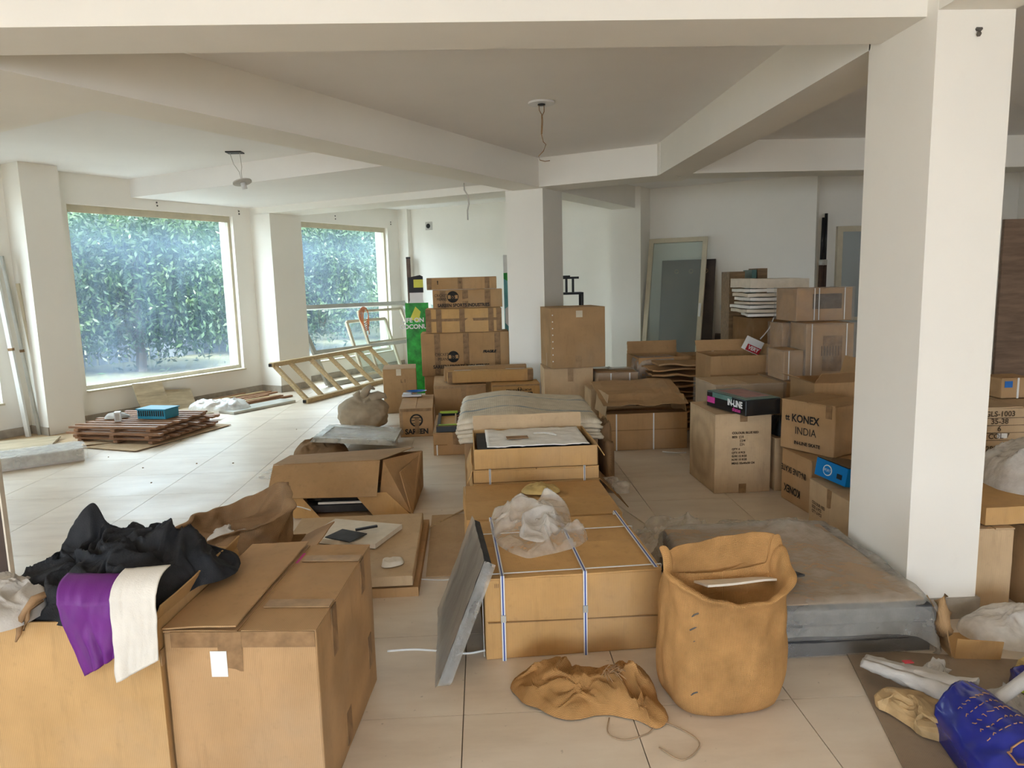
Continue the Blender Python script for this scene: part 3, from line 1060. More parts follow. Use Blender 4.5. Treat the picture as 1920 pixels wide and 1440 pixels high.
def cloth(P, boxes=(), balls=(), steps=140, iters=8, pin=None, floor_z=None, grav=9.8, fric=0.6, bend=0.3, thick=0.006):
    """position based cloth settling on boxes (matrix, half sizes) and balls; P is (rows, cols, 3)"""
    P = np.array(P, float)
    prev = P.copy()
    dt = 1 / 60
    def rest(sl_a, sl_b):
        return np.linalg.norm(P[sl_a] - P[sl_b], axis=-1)
    S = np.s_
    cons = []
    nr, nc = P.shape[:2]
    def add(da, db, st):
        for pa in range(2):
            if da[1]:
                a = S[:, pa:nc - da[1]:2 * da[1]] if da[1] == 1 else S[:, pa:nc - da[1]]
                i = np.arange(pa, nc - da[1], 2) if da[1] == 1 else np.arange(0, nc - da[1])
                A = np.ix_(np.arange(nr), i)
                B = np.ix_(np.arange(nr), i + da[1])
            else:
                i = np.arange(pa, nr - da[0], 2) if da[0] == 1 else np.arange(0, nr - da[0])
                A = np.ix_(i, np.arange(nc))
                B = np.ix_(i + da[0], np.arange(nc))
            cons.append((A, B, np.linalg.norm(P[A] - P[B], axis=-1), st))
    add((0, 1), None, 0.5)
    add((1, 0), None, 0.5)
    for dx in (0, 1):
        i = np.arange(0, nr - 1)
        j = np.arange(0, nc - 1)
        A = np.ix_(i + (1 if dx else 0), j)
        B = np.ix_(i + (0 if dx else 1), j + 1)
        cons.append((A, B, np.linalg.norm(P[A] - P[B], axis=-1), 0.22))
    add((0, 2), None, bend * 0.4)
    add((2, 0), None, bend * 0.4)
    inv = [(np.array(m.inverted()), np.array(m), np.array(h) + thick) for m, h in boxes]
    w = np.ones((nr, nc))
    if pin is not None:
        w[pin] = 0
    for st in range(steps):
        vel = (P - prev) * 0.97
        prev = P.copy()
        P = P + vel * w[..., None]
        P[..., 2] -= grav * dt * dt * w
        for it in range(iters):
            for A, B, r0, k in cons:
                d = P[B] - P[A]
                L = np.linalg.norm(d, axis=-1) + 1e-9
                wa, wb = w[A], w[B]
                c = (d * ((L - r0) / L)[..., None]) * k
                P[A] += c * wa[..., None]
                P[B] -= c * wb[..., None]
        hit = np.zeros((nr, nc), bool)
        for mi, m, h in inv:
            q = P @ mi[:3, :3].T + mi[:3, 3]
            pen = h - np.abs(q)
            ins = (pen > 0).all(-1)
            if ins.any():
                ax = np.argmin(pen + np.where(np.arange(3) == 2, 0, 0), -1)
                for a in range(3):
                    s = ins & (ax == a)
                    sign = np.sign(q[..., a])
                    if a == 2: sign = np.ones_like(sign)
                    q[..., a] = np.where(s, sign * h[a], q[..., a])
                P = np.where(ins[..., None], q @ m[:3, :3].T + m[:3, 3], P)
                hit |= ins
        for c, r in balls:
            d = P - np.array(c)
            L = np.linalg.norm(d, axis=-1)
            ins = L < r + thick
            P = np.where(ins[..., None], np.array(c) + d / (L[..., None] + 1e-9) * (r + thick), P)
            hit |= ins
        if floor_z is not None:
            fl = P[..., 2] < floor_z + thick
            P[..., 2] = np.where(fl, floor_z + thick, P[..., 2])
            hit |= fl
        prev = np.where(hit[..., None], prev + (P - prev) * fric, prev)
    return P
def flat_grid(cx, cy, z, w, d, nr, nc, rot=0.0, jit=0.0, seed=0):
    rng = np.random.default_rng(seed)
    x, y = np.meshgrid(np.linspace(-w / 2, w / 2, nc), np.linspace(-d / 2, d / 2, nr))
    a = R(rot)
    P = np.stack([cx + x * math.cos(a) - y * math.sin(a), cy + x * math.sin(a) + y * math.cos(a), np.full_like(x, z)], -1)
    if jit:
        P[..., 2] += np.array([[noise.noise(Vector((p[0] * 9 + seed, p[1] * 9, seed))) * jit for p in row] for row in P])
    return P
def boxmat(c, rot, size, z0):
    return (Matrix.Translation((c[0], c[1], z0 + size[2] / 2)) @ Matrix.Rotation(R(rot), 4, 'Z'), (size[0] / 2, size[1] / 2, size[2] / 2))

def slab(name, label, cat, c, size, rot=0.0, z0=0.0, mat='wood_board', group=None, euler=None, wav=0.0):
    o = link(name, panel_mesh(name, size[0], size[1], size[2], len(bpy.data.objects) % 97, wav, 5), mat)
    me = o.data
    for v in me.vertices:
        v.co.x -= size[0] / 2
        v.co.y -= size[1] / 2
    o.location = (c[0], c[1], z0)
    o.rotation_euler = tuple(R(a) for a in euler) if euler else (0, 0, R(rot))
    return tag(o, label, cat, group)

# ================================================================== foreground cartons on the left
A = Carton('large closed tan carton with a white sticker on its front', (-0.732, 2.422), (0.467, 0.706, 0.579), -4.4, mat='card_tan', bulge=0.008, gap=0.012)
A.tape('F', -0.03, 0.45, 0.575, 0.075)
A.band('F', 0.552, -0.21, 0.23, 0.05)
A.label('F', -0.066, 0.475, 0.05, 0.082)
for y in (-0.18, 0.20):
    A.top_tape('x', y, 0.055, 'tape_clear', 0.02, 0.233)
    A.top_tape('x', y, 0.055, 'tape_clear', -0.233, -0.02)
    A.tape('R', y, 0.41 if y < 0 else 0.45, 0.575, 0.055)
A.tape('R', -0.08, 0.03, 0.15, 0.06)
A.tape('R', 0.25, 0.12, 0.25, 0.05)
lid = link('raised_flap', panel_mesh('raised_flap', 0.225, 0.70, 0.005, 3, 0.002, 8, 0.004), 'card_tan', A.e, False, (-0.235, -0.352, 0.582), (0, R(-2.2), 0))
MB().box((0.0, 0.05, 0.5735), (0.03, 0.45, 0.003)).build('pink_lining', 'print_magenta', A.e)

B = Carton('open gold carton overflowing with black and purple clothes', (-1.288, 2.391), (0.62, 0.60, 0.62), -4, mat='card_honey', closed=False)
B.flap('R', 0.05, 70, 2)
B.flap('L', 0.14, -82, 3)
B.flap('B', 0.12, -60, 4)
B.tape('F', -0.05, 0.0, 0.12, 0.06)
B.band('R', 0.5, -0.3, 0.3, 0.05, 'tape_clear')
MB().box((0, 0, 0.29), (0.58, 0.56, 0.56)).build('packed_clothes', 'cloth_black', B.e)

heap_black = heap('black_garment', 'cloth_black',
     [(-1.57, 2.24), (-1.60, 2.42), (-1.50, 2.58), (-1.30, 2.66), (-1.08, 2.64), (-0.93, 2.56), (-0.86, 2.44), (-0.97, 2.30), (-1.05, 2.17), (-1.16, 2.07), (-1.30, 2.08), (-1.42, 2.14)],
     0.605, 0.15, freq=6.2, amp=0.75, seed=3, nr=80, na=240, peaks=[(-1.372, 2.46, 0.034, 0.10), (-1.30, 2.42, 0.16, 0.05), (-1.08, 2.42, 0.12, 0.075), (-1.18, 2.25, 0.1, 0.05)], jit=0.04, warp=0.9, octv=4)
tag(heap_black, 'heap of crumpled black garments lying on the open gold carton', 'clothes')
heap_white = heap('white_garment', 'cloth_grey', [(-1.72, 2.06), (-1.45, 2.00), (-1.36, 2.07), (-1.37, 2.22), (-1.48, 2.34), (-1.72, 2.36)], 0.625, 0.105, freq=7, amp=0.55, seed=9, nr=34, na=120, jit=0.03, warp=0.6)
tag(heap_white, 'crumpled dirty white garment beside the black clothes', 'clothes')
def hanging(name, label, top, bot, mat, seed, y_in=0.10, nu=26, nv=44, thick=0.003, amp=0.012, front=2.075):
    """cloth that lies on the clothes, turns over the carton rim and hangs down its front"""
    P = np.zeros((nv + 1, nu + 1, 3))
    for j in range(nv + 1):
        t = j / nv
        for i in range(nu + 1):
            s = i / nu
            x = (top[0][0] * (1 - s) + top[1][0] * s) * (1 - t) + (bot[0][0] * (1 - s) + bot[1][0] * s) * t
            zt = top[0][1] * (1 - s) + top[1][1] * s
            zb = bot[0][1] * (1 - s) + bot[1][1] * s
            fy = front + 0.07 * (-1.0 - x) - 0.012
            if t < 0.25:
                k = t / 0.25
                y = fy + y_in * (1 - k) ** 1.5
                z = zt - (0.05 * k ** 2)
            else:
                k = (t - 0.25) / 0.75
                y = fy - 0.004
                z = (zt - 0.05) * (1 - k) + zb * k
            rip = noise.noise(Vector((s * 3.2 + seed, t * 1.1, seed))) * amp * (0.4 + t) + noise.noise(Vector((s * 8, t * 4 + seed, seed))) * amp * 0.3
            P[j, i] = (x + noise.noise(Vector((s, t * 5, seed))) * 0.006, y - abs(rip) - 0.003, z)
    return tag(sheet(name, P, mat, thick=thick), label, 'cloth')
hanging('purple_cloth', 'purple satin cloth hanging over the front of the gold carton', ((-1.305, 0.735), (-1.10, 0.73)), ((-1.225, 0.455), (-1.125, 0.515)), 'cloth_purple', 2.0, amp=0.020)
hanging('white_cloth', 'off-white cloth panel hanging over the gold carton front beside purple satin', ((-1.113, 0.755), (-0.972, 0.765)), ((-1.118, 0.445), (-0.985, 0.515)), 'cloth_white', 5.0, amp=0.010, front=2.055)
tie = MB()
tie.tube([(-1.33, 2.10, 0.705), (-1.352, 2.08, 0.70), (-1.375, 2.066, 0.668), (-1.39, 2.066, 0.64), (-1.40, 2.068, 0.60), (-1.412, 2.068, 0.575)], [0.010, 0.012, 0.009, 0.011, 0.007, 0.003], 6)
tie.tube([(-1.34, 2.10, 0.69), (-1.365, 2.07, 0.675), (-1.37, 2.066, 0.645), (-1.384, 2.066, 0.61)], [0.008, 0.009, 0.007, 0.003], 6)
tag(tie.build('brown_tie', 'cloth_tan', smooth=True), 'twisted brown cloth tie dangling over the carton rim', 'cloth')

dk = thing('dark_board', 'dark brown board standing upright with a pale edge strip', 'board', (-2.40, 3.25, 0), 0)
MB().box((0, 0, 0.5), (0.40, 0.03, 1.0)).build('panel', 'wood_brown', dk)
MB().box((0.205, 0, 0.5), (0.008, 0.03, 1.0)).build('edge_strip', 'foam_cream', dk)

D = Carton('open brown carton holding a brown burlap sack', (-1.24, 3.29), (0.60, 0.58, 0.34), -3, mat='card_brown', closed=False)
D.flap('R', 0.16, 25, 1, ragged=0.02)
D.flap('B', 0.14, -70, 5)
D.flap('L', 0.18, 5, 6)
D.flap('F', 0.16, -40, 7)

def sack(name, label, c, z0, rx, ry, H, mat, rings=None, seed=1, na=84, rot=0.0, tilt=None, nz=0.02, sq=2.6, fill=0.7, lean=(0, 0), cat='sack', rim=1.0, fold=0.0):
    """open sack: H(theta) is the rim height; profile goes up the outside, over the rolled rim and down inside"""
    rings = rings or [(0.0, 0), (0.55, 0), (0.88, 0.004), (0.97, 0.04), (1.0, 0.12), (1.01, 0.2), (1.02, 0.3), (1.02, 0.4), (1.01, 0.5), (1.0, 0.6), (0.99, 0.7), (0.985, 0.78), (0.98, 0.86), (0.985, 0.92),
                      (1.01, 0.96), (1.04 * rim, 0.985), (1.05 * rim, 1.0), (1.03 * rim, 1.015), (0.98, 1.015), (0.93, 1.0), (0.90, 0.96), (0.88, 0.9), (0.86, 0.82), (0.84, fill + 0.02), (0.5, fill), (0.0, fill)]
    e = thing(name, label, cat, (c[0], c[1], z0), rot)
    if tilt:
        e.rotation_euler = tuple(R(a) for a in tilt)
    P = np.zeros((len(rings), na, 3))
    for j, (rf, zf) in enumerate(rings):
        for i in range(na):
            th = 2 * math.pi * i / na
            ct, st = math.cos(th), math.sin(th)
            k = (abs(ct) ** sq + abs(st) ** sq) ** (-1 / sq)
            hh = H(th)
            q = Vector((ct * 2.2 + seed, st * 2.2, zf * 3.0))
            wob = fbm(q, 3) * nz + ridged((ct * 3 + seed, st * 3, zf * 5), 3) * nz * 0.5
            wob *= min(1, zf * 6)
            r = rf + (wob / max(rx, ry) if rf > 0.1 else 0)
            zz = zf * hh + (fbm(q * 1.7, 2) * nz * 0.4 if zf > 0.05 else 0)
            ys = 1.0
            if fold and j > 8:
                # the back of the mouth is folded forward over the contents
                w_ = min(1.0, max(0.0, (st + 0.1) / 0.5)) * (min(1.0, max(0.0, (zf - 0.66) / 0.32)) if j < 17 else 1.0)
                w_ = w_ * w_ * (3 - 2 * w_)
                ys = 1 - fold * w_
                zz += 0.035 * math.sin(math.pi * min(1, w_ * 1.0)) + 0.01 * w_
            P[j, i] = (ct * k * rx * r + lean[0] * zf, st * k * ry * r * (ys if st > 0 else 1) + lean[1] * zf, max(0.001, zz))
    b = sheet('cloth_body', P, mat, e, closed=True)
    s = b.modifiers.new('smooth', 'SUBSURF')
    s.levels = s.render_levels = 1
    return e
sack('burlap_sack', 'rumpled brown burlap sack slumped in the open brown carton', (-1.26, 3.40), 0.30, 0.27, 0.17, lambda t: 0.20 + 0.10 * math.cos(t - 0.5) + 0.03 * math.sin(3 * t), 'burlap_dusty', seed=4, rot=8, nz=0.05, fill=0.55, sq=2.0, lean=(0.03, 0.0))
tag(heap('grey_cloth', 'cloth_grey', [(-1.36, 3.32), (-1.14, 3.34), (-1.12, 3.48), (-1.32, 3.5)], 0.40, 0.06, freq=12, seed=6, nr=16, na=48, jit=.03, amp=.8), 'grey cloth stuffed inside the rumpled burlap sack', 'cloth')

# flattened cartons with foam pieces on them
slab('flattened_carton', 'brown flattened carton on the floor under the thick flat carton', 'carton', (-0.78, 4.06), (0.80, 1.06, 0.05), 1.0, 0.0, 'card_brown', wav=0.002)
E2 = Carton('thick flat tan carton with foam pieces lying on it', (-0.80, 4.04), (0.78, 1.02, 0.055), 1.5, 0.056, 'card_pale', flaps=False)
fo = slab('foam_sheet', 'cream foam sheet lying askew on the thick flat carton', 'foam', (-0.80, 4.16), (0.46, 0.34, 0.028), -20, 0.118, 'foam_cream')
slab('dark_tablet', 'dark grey thin sheet lying on the cream foam sheet', 'sheet', (-0.83, 4.06), (0.20, 0.14, 0.006), -35, 0.150, 'foam_dark', euler=(2, -2, -35))
slab('grey_stick', 'short grey strip lying across the dark thin sheet', 'strip', (-0.72, 4.12), (0.13, 0.018, 0.012), 25, 0.168, 'steel_dark')
tag(heap('foam_chunk', 'foam_cream', [(-0.57, 3.62), (-0.45, 3.68), (-0.47, 3.76), (-0.58, 3.74)], 0.113, 0.03, freq=15, seed=2, nr=8, na=24, power=8), 'broken white foam chunk on the edge of the flat carton', 'foam')

# slumped open carton with dark panels inside
Fb = thing('slumped_carton', 'slumped tan carton torn open at the front showing dark panels inside', 'carton', (0, 0, 0))
def plate(parent, name, pts, th, mat):
    """quad panel from four corners with thickness th along its normal"""
    p = [Vector(q) for q in pts]
    n = (p[1] - p[0]).cross(p[3] - p[0]).normalized() * th
    return MB().hexa([*p, *[q + n for q in p]]).build(name, mat, parent)
fl, fr, br, bl = Vector((-1.34, 4.87, 0.002)), Vector((-0.53, 4.84, 0.002)), Vector((-0.51, 5.55, 0.002)), Vector((-1.45, 5.52, 0.002))
tl, tr, tbr, tbl = Vector((-1.50, 4.93, 0.165)), Vector((-0.70, 4.90, 0.30)), Vector((-0.50, 5.5, 0.30)), Vector((-1.52, 5.42, 0.30))
plate(Fb, 'bottom_panel', (fl, fr, br, bl), 0.006, 'card_brown')
plate(Fb, 'back_panel', (bl, br, tbr, tbl), -0.006, 'card_brown')
plate(Fb, 'left_panel', (bl, fl, tl, tbl), -0.006, 'card_tan')
plate(Fb, 'right_panel', (fr, br, tbr, Vector((-0.62, 5.0, 0.27))), 0.006, 'card_brown')
fm = lambda s, t: fl.lerp(fr, s).lerp(tl.lerp(tr, s), t)
plate(Fb, 'front_panel', (fl, fm(0.22, 0), fm(0.20, 0.85), tl), 0.006, 'card_gold')
plate(Fb, 'front_panel', (fm(0.68, 0), fr, Vector((-0.70, 4.875, 0.165)), fm(0.64, 0.62)), 0.006, 'card_gold')
top_fr = Vector((-0.80, 4.82, 0.19))
plate(Fb, 'folded_flap', (Vector((-1.52, 4.86, 0.15)), Vector((-0.76, 4.82, 0.15)), Vector((-0.76, 5.05, 0.345)), Vector((-1.52, 5.07, 0.33))), 0.006, 'card_tan')
plate(Fb, 'top_panel', (Vector((-1.52, 5.07, 0.335)), Vector((-0.76, 5.05, 0.350)), Vector((-0.56, 5.5, 0.33)), Vector((-1.5, 5.45, 0.31))), 0.005, 'card_tan')
plate(Fb, 'corner_flap', (Vector((-0.75, 4.90, 0.15)), Vector((-0.53, 4.85, 0.01)), Vector((-0.505, 5.45, 0.31)), Vector((-0.74, 5.06, 0.348))), 0.004, 'card_brown')
MB().box((-0.97, 5.06, 0.05), (0.62, 0.30, 0.05)).build('packed_panel', 'foam_dark', Fb)
MB().box((-0.97, 5.10, 0.115), (0.60, 0.28, 0.04)).build('packed_panel', 'box_black', Fb)
MB().box((-0.98, 4.905, 0.094), (0.40, 0.02, 0.012)).build('foam_strip', 'foam_white', Fb)

# small burlap bundle and a film-wrapped frame lying on it
tag(heap('burlap_bundle', 'burlap_dusty', [(-1.84, 6.62), (-1.62, 6.42), (-1.3, 6.42), (-1.25, 6.7), (-1.5, 7.0), (-1.78, 6.98)], 0, 0.17, freq=6, amp=0.35, seed=12, nr=26, na=80, power=4), 'small brown burlap bundle lying on the pale floor', 'sack')
wf = thing('wrapped_display', 'grey framed panel wrapped in clear film resting on the burlap bundle', 'panel', (-1.22, 6.91, 0.13), 2, rot=(R(-4), R(5), R(2)))
fr_ = MB()
for s in (-1, 1):
    fr_.box((0, s * 0.40, 0.02), (0.74, 0.06, 0.04)).box((s * 0.34, 0, 0.02), (0.06, 0.86, 0.04))
fr_.build('frame', 'aluminium_grey', wf)
MB().box((0, 0, 0.01), (0.70, 0.80, 0.02)).build('panel', 'cloth_grey', wf)
Pw = flat_grid(0, 0, 0.055, 0.78, 0.92, 26, 24)
for row in Pw:
    for p in row:
        p[2] += 0.02 * ridged((p[0] * 6, p[1] * 6, 3), 4) - 0.012
        if max(abs(p[0]) / .39, abs(p[1]) / .46) > 0.97: p[2] = 0.0
sheet('film_wrap', Pw, 'film_milky', wf)

# plump closed sack
e = thing('woven_bag', 'plump grey-brown woven bag tied at the top on the pale floor', 'bag', (-1.36, 7.98, 0))
na, rows = 72, []
for j in range(26):
    t = j / 25
    row = []
    for i in range(na):
        th = 2 * math.pi * i / na
        prof = (max(0.0, 1 - (2 * max(0, t - 0.06) - 0.62) ** 2)) ** 0.5 if t < 0.85 else 0.35 * (1 - (t - .85) / .15) + 0.1
        if t < 0.08: prof = 0.82 * (t / 0.08) ** 0.4
        wob = 1 + fbm((math.cos(th) * 2, math.sin(th) * 2, t * 4), 3) * 0.10 + ridged((math.cos(th) * 3, math.sin(th) * 3, t * 2 + 4), 3) * 0.08
        z = 0.40 * t * (1 + 0.1 * math.sin(th * 2 + 1))
        row.append((math.cos(th) * 0.27 * prof * wob, math.sin(th) * 0.25 * prof * wob, z))
    rows.append(row)
sheet('cloth_body', np.array(rows), 'burlap_grey', e, closed=True)
ear = MB()
ear.tube([(0.02, 0, 0.36), (0.05, -0.02, 0.43), (0.10, -0.03, 0.47), (0.15, -0.03, 0.44)], [0.06, 0.045, 0.03, 0.008], 10)
ear.tube([(0.10, 0.0, 0.33), (0.18, 0.0, 0.37), (0.25, -0.02, 0.36), (0.27, -0.02, 0.33)], [0.07, 0.05, 0.03, 0.01], 10)
ear.build('tied_neck', 'burlap_grey', e, True)

# ================================================================== the row of cartons down the middle
Mf = Carton('big gold carton bound with blue and white straps', (0.336, 3.255), (0.763, 0.73, 0.362), 2.9, mat='card_gold', bulge=0.012, gap=0.003, seam='x')
for a, b in ((-0.305, 0.19), (0.045, 0.21), (0.352, None)):
    Mf.strap(a, stripe='strap_blue', w=0.017, sides='FTB' if b else 'TB', buckle=b, o=0.015)
Mf.strap(0.16, w=0.008, sides='LTR')
Mf.strap(-0.33, w=0.008, sides='LTR')
MB().box((0, -0.3785, 0.165), (0.745, 0.002, 0.005)).build('seam_crease', 'card_dark', Mf.e, rot=(0, R(1.2), 0))
Mf.text('F', '||||', -0.33, 0.335, 0.02, 'ink_faded')
Mb = Carton('wide flat gold carton behind the strapped carton', (0.29, 3.985), (0.83, 0.64, 0.356), 2.0, mat='card_gold', gap=0.004, seam='x')
Mb.flap('L', 0.10, -86, 2, ragged=0.01)
Mc = Carton('gold base carton under the shallow flat carton', (0.30, 4.70), (0.79, 0.70, 0.354), 2.0, mat='card_gold', closed=True)
Mc.flap('R', 0.27, -48, 4, mat='card_dark', ragged=0.012)
Mc.flap('L', 0.10, -80, 5, ragged=0.012)
Md = Carton('shallow flat gold carton with two thin straps under the foam tray', (0.30, 4.675), (0.785, 0.66, 0.083), 1.5, 0.357, 'card_gold')
for a in (-0.29, 0.30):
    Md.strap(a, w=0.012, stripe='foam_dark', sides='FT')
Md.flap('L', 0.09, -70, 3, ragged=0.01)
tray = Carton('open gold carton tray lined with white foam', (0.30, 4.64), (0.765, 0.60, 0.128), 1.5, 0.444, 'card_gold', closed=False)
tray.flap('B', 0.10, 84, 2, 'card_pale')
tray.flap('R', 0.08, -60, 3)
MB().box((0.0, -0.01, 0.085), (0.72, 0.56, 0.05)).build('foam_liner', 'foam_dark', tray.e)
Pf = flat_grid(0.02, -0.01, 0.133, 0.64, 0.52, 26, 30)
for row in Pf:
    for p in row:
        p[2] += 0.014 * ridged((p[0] * 8, p[1] * 8, 1), 4) - 0.006
sheet('foam_wrap', Pf, 'foam_white', tray.e, thick=0.004)
MB().box((-0.10, -0.06, 0.145), (0.14, 0.07, 0.004)).build('window_slot', 'cloth_tan', tray.e, rot=(0, 0, R(2)))
for k in range(3):
    MB().tube([(0.02 + k * .02, 0.04, 0.146), (0.09 + k * .02, -0.02, 0.158), (0.16, -0.07 + k * .01, 0.149)], 0.004, 5).build('film_fold', 'film_white', tray.e)
sb = Carton('wide base carton under the folded woven sacks', (0.33, 5.80), (1.00, 1.12, 0.44), 1.0, mat='card_brown')
for k in range(5):
    z = 0.444 + k * 0.031
    n1, n2 = 40, 34
    P = np.zeros((n2 + 1, n1 + 1, 3))
    ox, oy, rr = random.uniform(-.015, .015), random.uniform(-.02, .02), R(random.uniform(-1.5, 1.5))
    for j in range(n2 + 1):
        for i in range(n1 + 1):
            s, t = i / n1 - .5, j / n2 - .5
            x, y = s * 1.06, t * 1.16
            e_ = max(abs(s), abs(t)) * 2
            zz = z + 0.030 * (1 - max(0, (e_ - .9) / .1) ** 2) + 0.006 * fbm((x * 4, y * 4, k), 3) + (0.045 * math.exp(-((s + 0.15) ** 2) / .05) - 0.05 * max(0, s) ** 1.5) * (k / 4)
            rag = 0.012 * noise.noise(Vector((x * 22, y * 22, k))) if e_ > .96 else 0
            P[j, i] = (x * math.cos(rr) - y * math.sin(rr) + ox + rag, x * math.sin(rr) + y * math.cos(rr) + oy + rag, zz)
    lab = 'folded white woven sack with faded blue stripes topmost of its pile' if k == 4 else 'folded white woven sack lying under others in its pile'
    o = sheet('woven_sack', P, 'woven_sack', thick=0.02, uvs=(1.06, 1.0), loc=(0.335, 5.72, 0))
    tag(o, lab, 'sack', 'folded woven sacks in a pile')

# film-wrapped grey panel leaning on the strapped carton
lp = thing('wrapped_foam_mat', 'film-wrapped grey foam panel leaning on the strapped gold carton', 'panel', (-0.19, 3.0, 0))
q = [Vector((-0.025, -0.30, 0.003)), Vector((-0.055, 0.36, 0.003)), Vector((0.120, 0.44, 0.43)), Vector((0.172, -0.17, 0.452))]
n_ = (q[1] - q[0]).cross(q[3] - q[0]).normalized()
if n_.x > 0: n_ = -n_
MB().hexa([q[0], q[1], q[2], q[3], *[p - n_ * 0.03 for p in q]]).build('foam_core', 'foam_dark', lp)
P = np.zeros((30, 26, 3))
for j in range(30):
    for i in range(26):
        s, t = i / 25 * 1.08 - .04, j / 29 * 1.06 - .03
        p = q[0].lerp(q[1], s).lerp(q[3].lerp(q[2], s), t)
        p = p + n_ * (0.008 + 0.008 * ridged((s * 4, t * 3, 2), 4))
        P[j, i] = p
P[..., 2] = np.maximum(P[..., 2], 0.004)
sheet('film_wrap', P, 'film_panel', lp)
P = np.zeros((30, 6, 3))
for j in range(30):
    for i in range(6):
        t, k = j / 29 * 1.04 - .02, i / 5
        p = q[0].lerp(q[3], t) + (q[0] - q[1]).normalized() * (0.010 + 0.006 * ridged((t * 9, k * 2, 5), 3)) - n_ * 0.034 * (k * 1.5 - .25)
        P[j, i] = p
P[..., 2] = np.maximum(P[..., 2], 0.004)
sheet('film_edge', P, 'film_clear', lp)
mbag = heap('plastic_bag', 'film_milky', [(0.00, 3.58), (0.02, 3.30), (0.10, 3.10), (0.20, 3.03), (0.30, 3.10), (0.42, 3.16), (0.49, 3.30), (0.43, 3.48), (0.40, 3.66), (0.30, 3.72), (0.16, 3.70)], 0.372, 0.15, freq=4.2, amp=0.75, seed=21, nr=54, na=180, jit=0.05, warp=0.9, octv=3, sharp=1.6,
            peaks=[(0.34, 3.62, 0.06, 0.10), (0.14, 3.5, 0.1, 0.05)])
tag(mbag, 'crumpled milky plastic bag lying on the strapped gold carton', 'bag')
mb2 = heap('plastic_fold', 'film_white', [(0.12, 3.2), (0.22, 3.08), (0.3, 3.2), (0.36, 3.45), (0.3, 3.6), (0.2, 3.5)], 0.42, 0.11, mbag, freq=6, amp=0.8, seed=25, nr=30, na=110, jit=0.04, warp=0.9, octv=2, sharp=1.6)
tag(heap('yellow_bag', 'paper_yellow', [(0.20, 4.02), (0.40, 4.0), (0.44, 4.12), (0.34, 4.22), (0.2, 4.16)], 0.366, 0.05, freq=12, seed=31, nr=16, na=60, jit=.015), 'small crumpled yellow bag behind the milky plastic bag', 'bag')

# standing burlap sack with torn card inside
def Hs(t):
    c_, s_ = math.cos(t), math.sin(t)
    return 0.54 - 0.075 * max(0, -s_) * (1.0 + 0.3 * c_) + 0.075 * max(0, s_) + 0.025 * c_ * (s_ < 0) + 0.02 * math.sin(2 * t + 1)
S = sack('burlap_sack', 'tall open gold burlap sack standing upright on the floor tiles', (0.868, 2.56), 0, 0.218, 0.180, Hs, 'burlap', seed=8, na=110, nz=0.018, sq=3.0, fill=0.80, rot=8, lean=(0.005, -0.02), rim=1.03, fold=0.8)
for k in range(7):
    z = 0.10 + k * 0.05
    MB().tube([(-0.178 - 0.008 * (k % 2), -0.150, z), (-0.172, -0.160, z + .012), (-0.160, -0.165, z + 0.018)], 0.003, 5).build('stitch', 'stain_dark', S)
ins = slab('torn_card', 'torn pale card piece poking out of the tall burlap sack', 'card', (0.91, 2.55), (0.30, 0.16, 0.008), 14, 0.452, 'foam_cream', euler=(-14, 4, 14), wav=0.004)
fsk = heap('burlap_sack', 'burlap', [(0.05, 2.70), (0.09, 2.55), (0.19, 2.46), (0.30, 2.40), (0.40, 2.45), (0.50, 2.40), (0.60, 2.33), (0.64, 2.42), (0.625, 2.56), (0.61, 2.70), (0.48, 2.74), (0.3, 2.72), (0.18, 2.76)], 0, 0.10, freq=5.5, amp=0.7, seed=44, nr=60, na=190, jit=0.035, warp=0.9, octv=4,
           peaks=[(0.50, 2.56, 0.07, 0.045), (0.25, 2.62, 0.12, 0.035), (0.58, 2.62, 0.06, 0.05)], power=3.5)
tag(fsk, 'empty collapsed burlap sack lying on the floor beside the tall sack', 'sack')
knot = MB()
rng = random.Random(5)
for k in range(26):
    a = rng.uniform(0, 6.28)
    p0 = Vector((0.455 + rng.uniform(-.02, .02), 2.53 + rng.uniform(-.02, .02), 0.125))
    knot.tube([p0, p0 + Vector((math.cos(a) * .018, math.sin(a) * .018, .010)), p0 + Vector((math.cos(a + .9) * .036, math.sin(a + .9) * .036, -.012))], 0.002, 4)
knot.build('knot', 'cloth_tan', fsk)
def wire(name, label, pts, r, mat, cat='string', n=6):
    """smooth strand through the given points"""
    pts = [Vector(p) for p in pts]
    out = []
    for k in range(len(pts) - 1):
        p0, p1, p2, p3 = pts[max(0, k - 1)], pts[k], pts[k + 1], pts[min(len(pts) - 1, k + 2)]
        for i in range(n):
            t = i / n
            out.append(0.5 * ((2 * p1) + (p2 - p0) * t + (2 * p0 - 5 * p1 + 4 * p2 - p3) * t * t + (3 * p1 - p0 - 3 * p2 + p3) * t ** 3))
    out.append(pts[-1])
    o = MB().tube(out, r, 5).build(name, mat, smooth=True)
    return tag(o, label, cat) if label else o
wire('twine_strand', 'thin twine strand curled on the tiles in front of the collapsed sack', [(0.42, 2.42, 0.004), (0.40, 2.33, 0.004), (0.45, 2.29, 0.004), (0.54, 2.32, 0.004), (0.60, 2.38, 0.004), (0.68, 2.31, 0.004), (0.70, 2.24, 0.004), (0.62, 2.17, 0.004), (0.56, 2.24, 0.004)], 0.0025, 'twine')
wire('floor_strap', 'white packing strap lying on the floor near the leaning panel', [(-0.46, 2.98, 0.004), (-0.35, 2.985, 0.004), (-0.25, 2.965, 0.004), (-0.12, 2.93, 0.004), (-0.03, 2.95, 0.004)], 0.005, 'strap_white', 'strap')
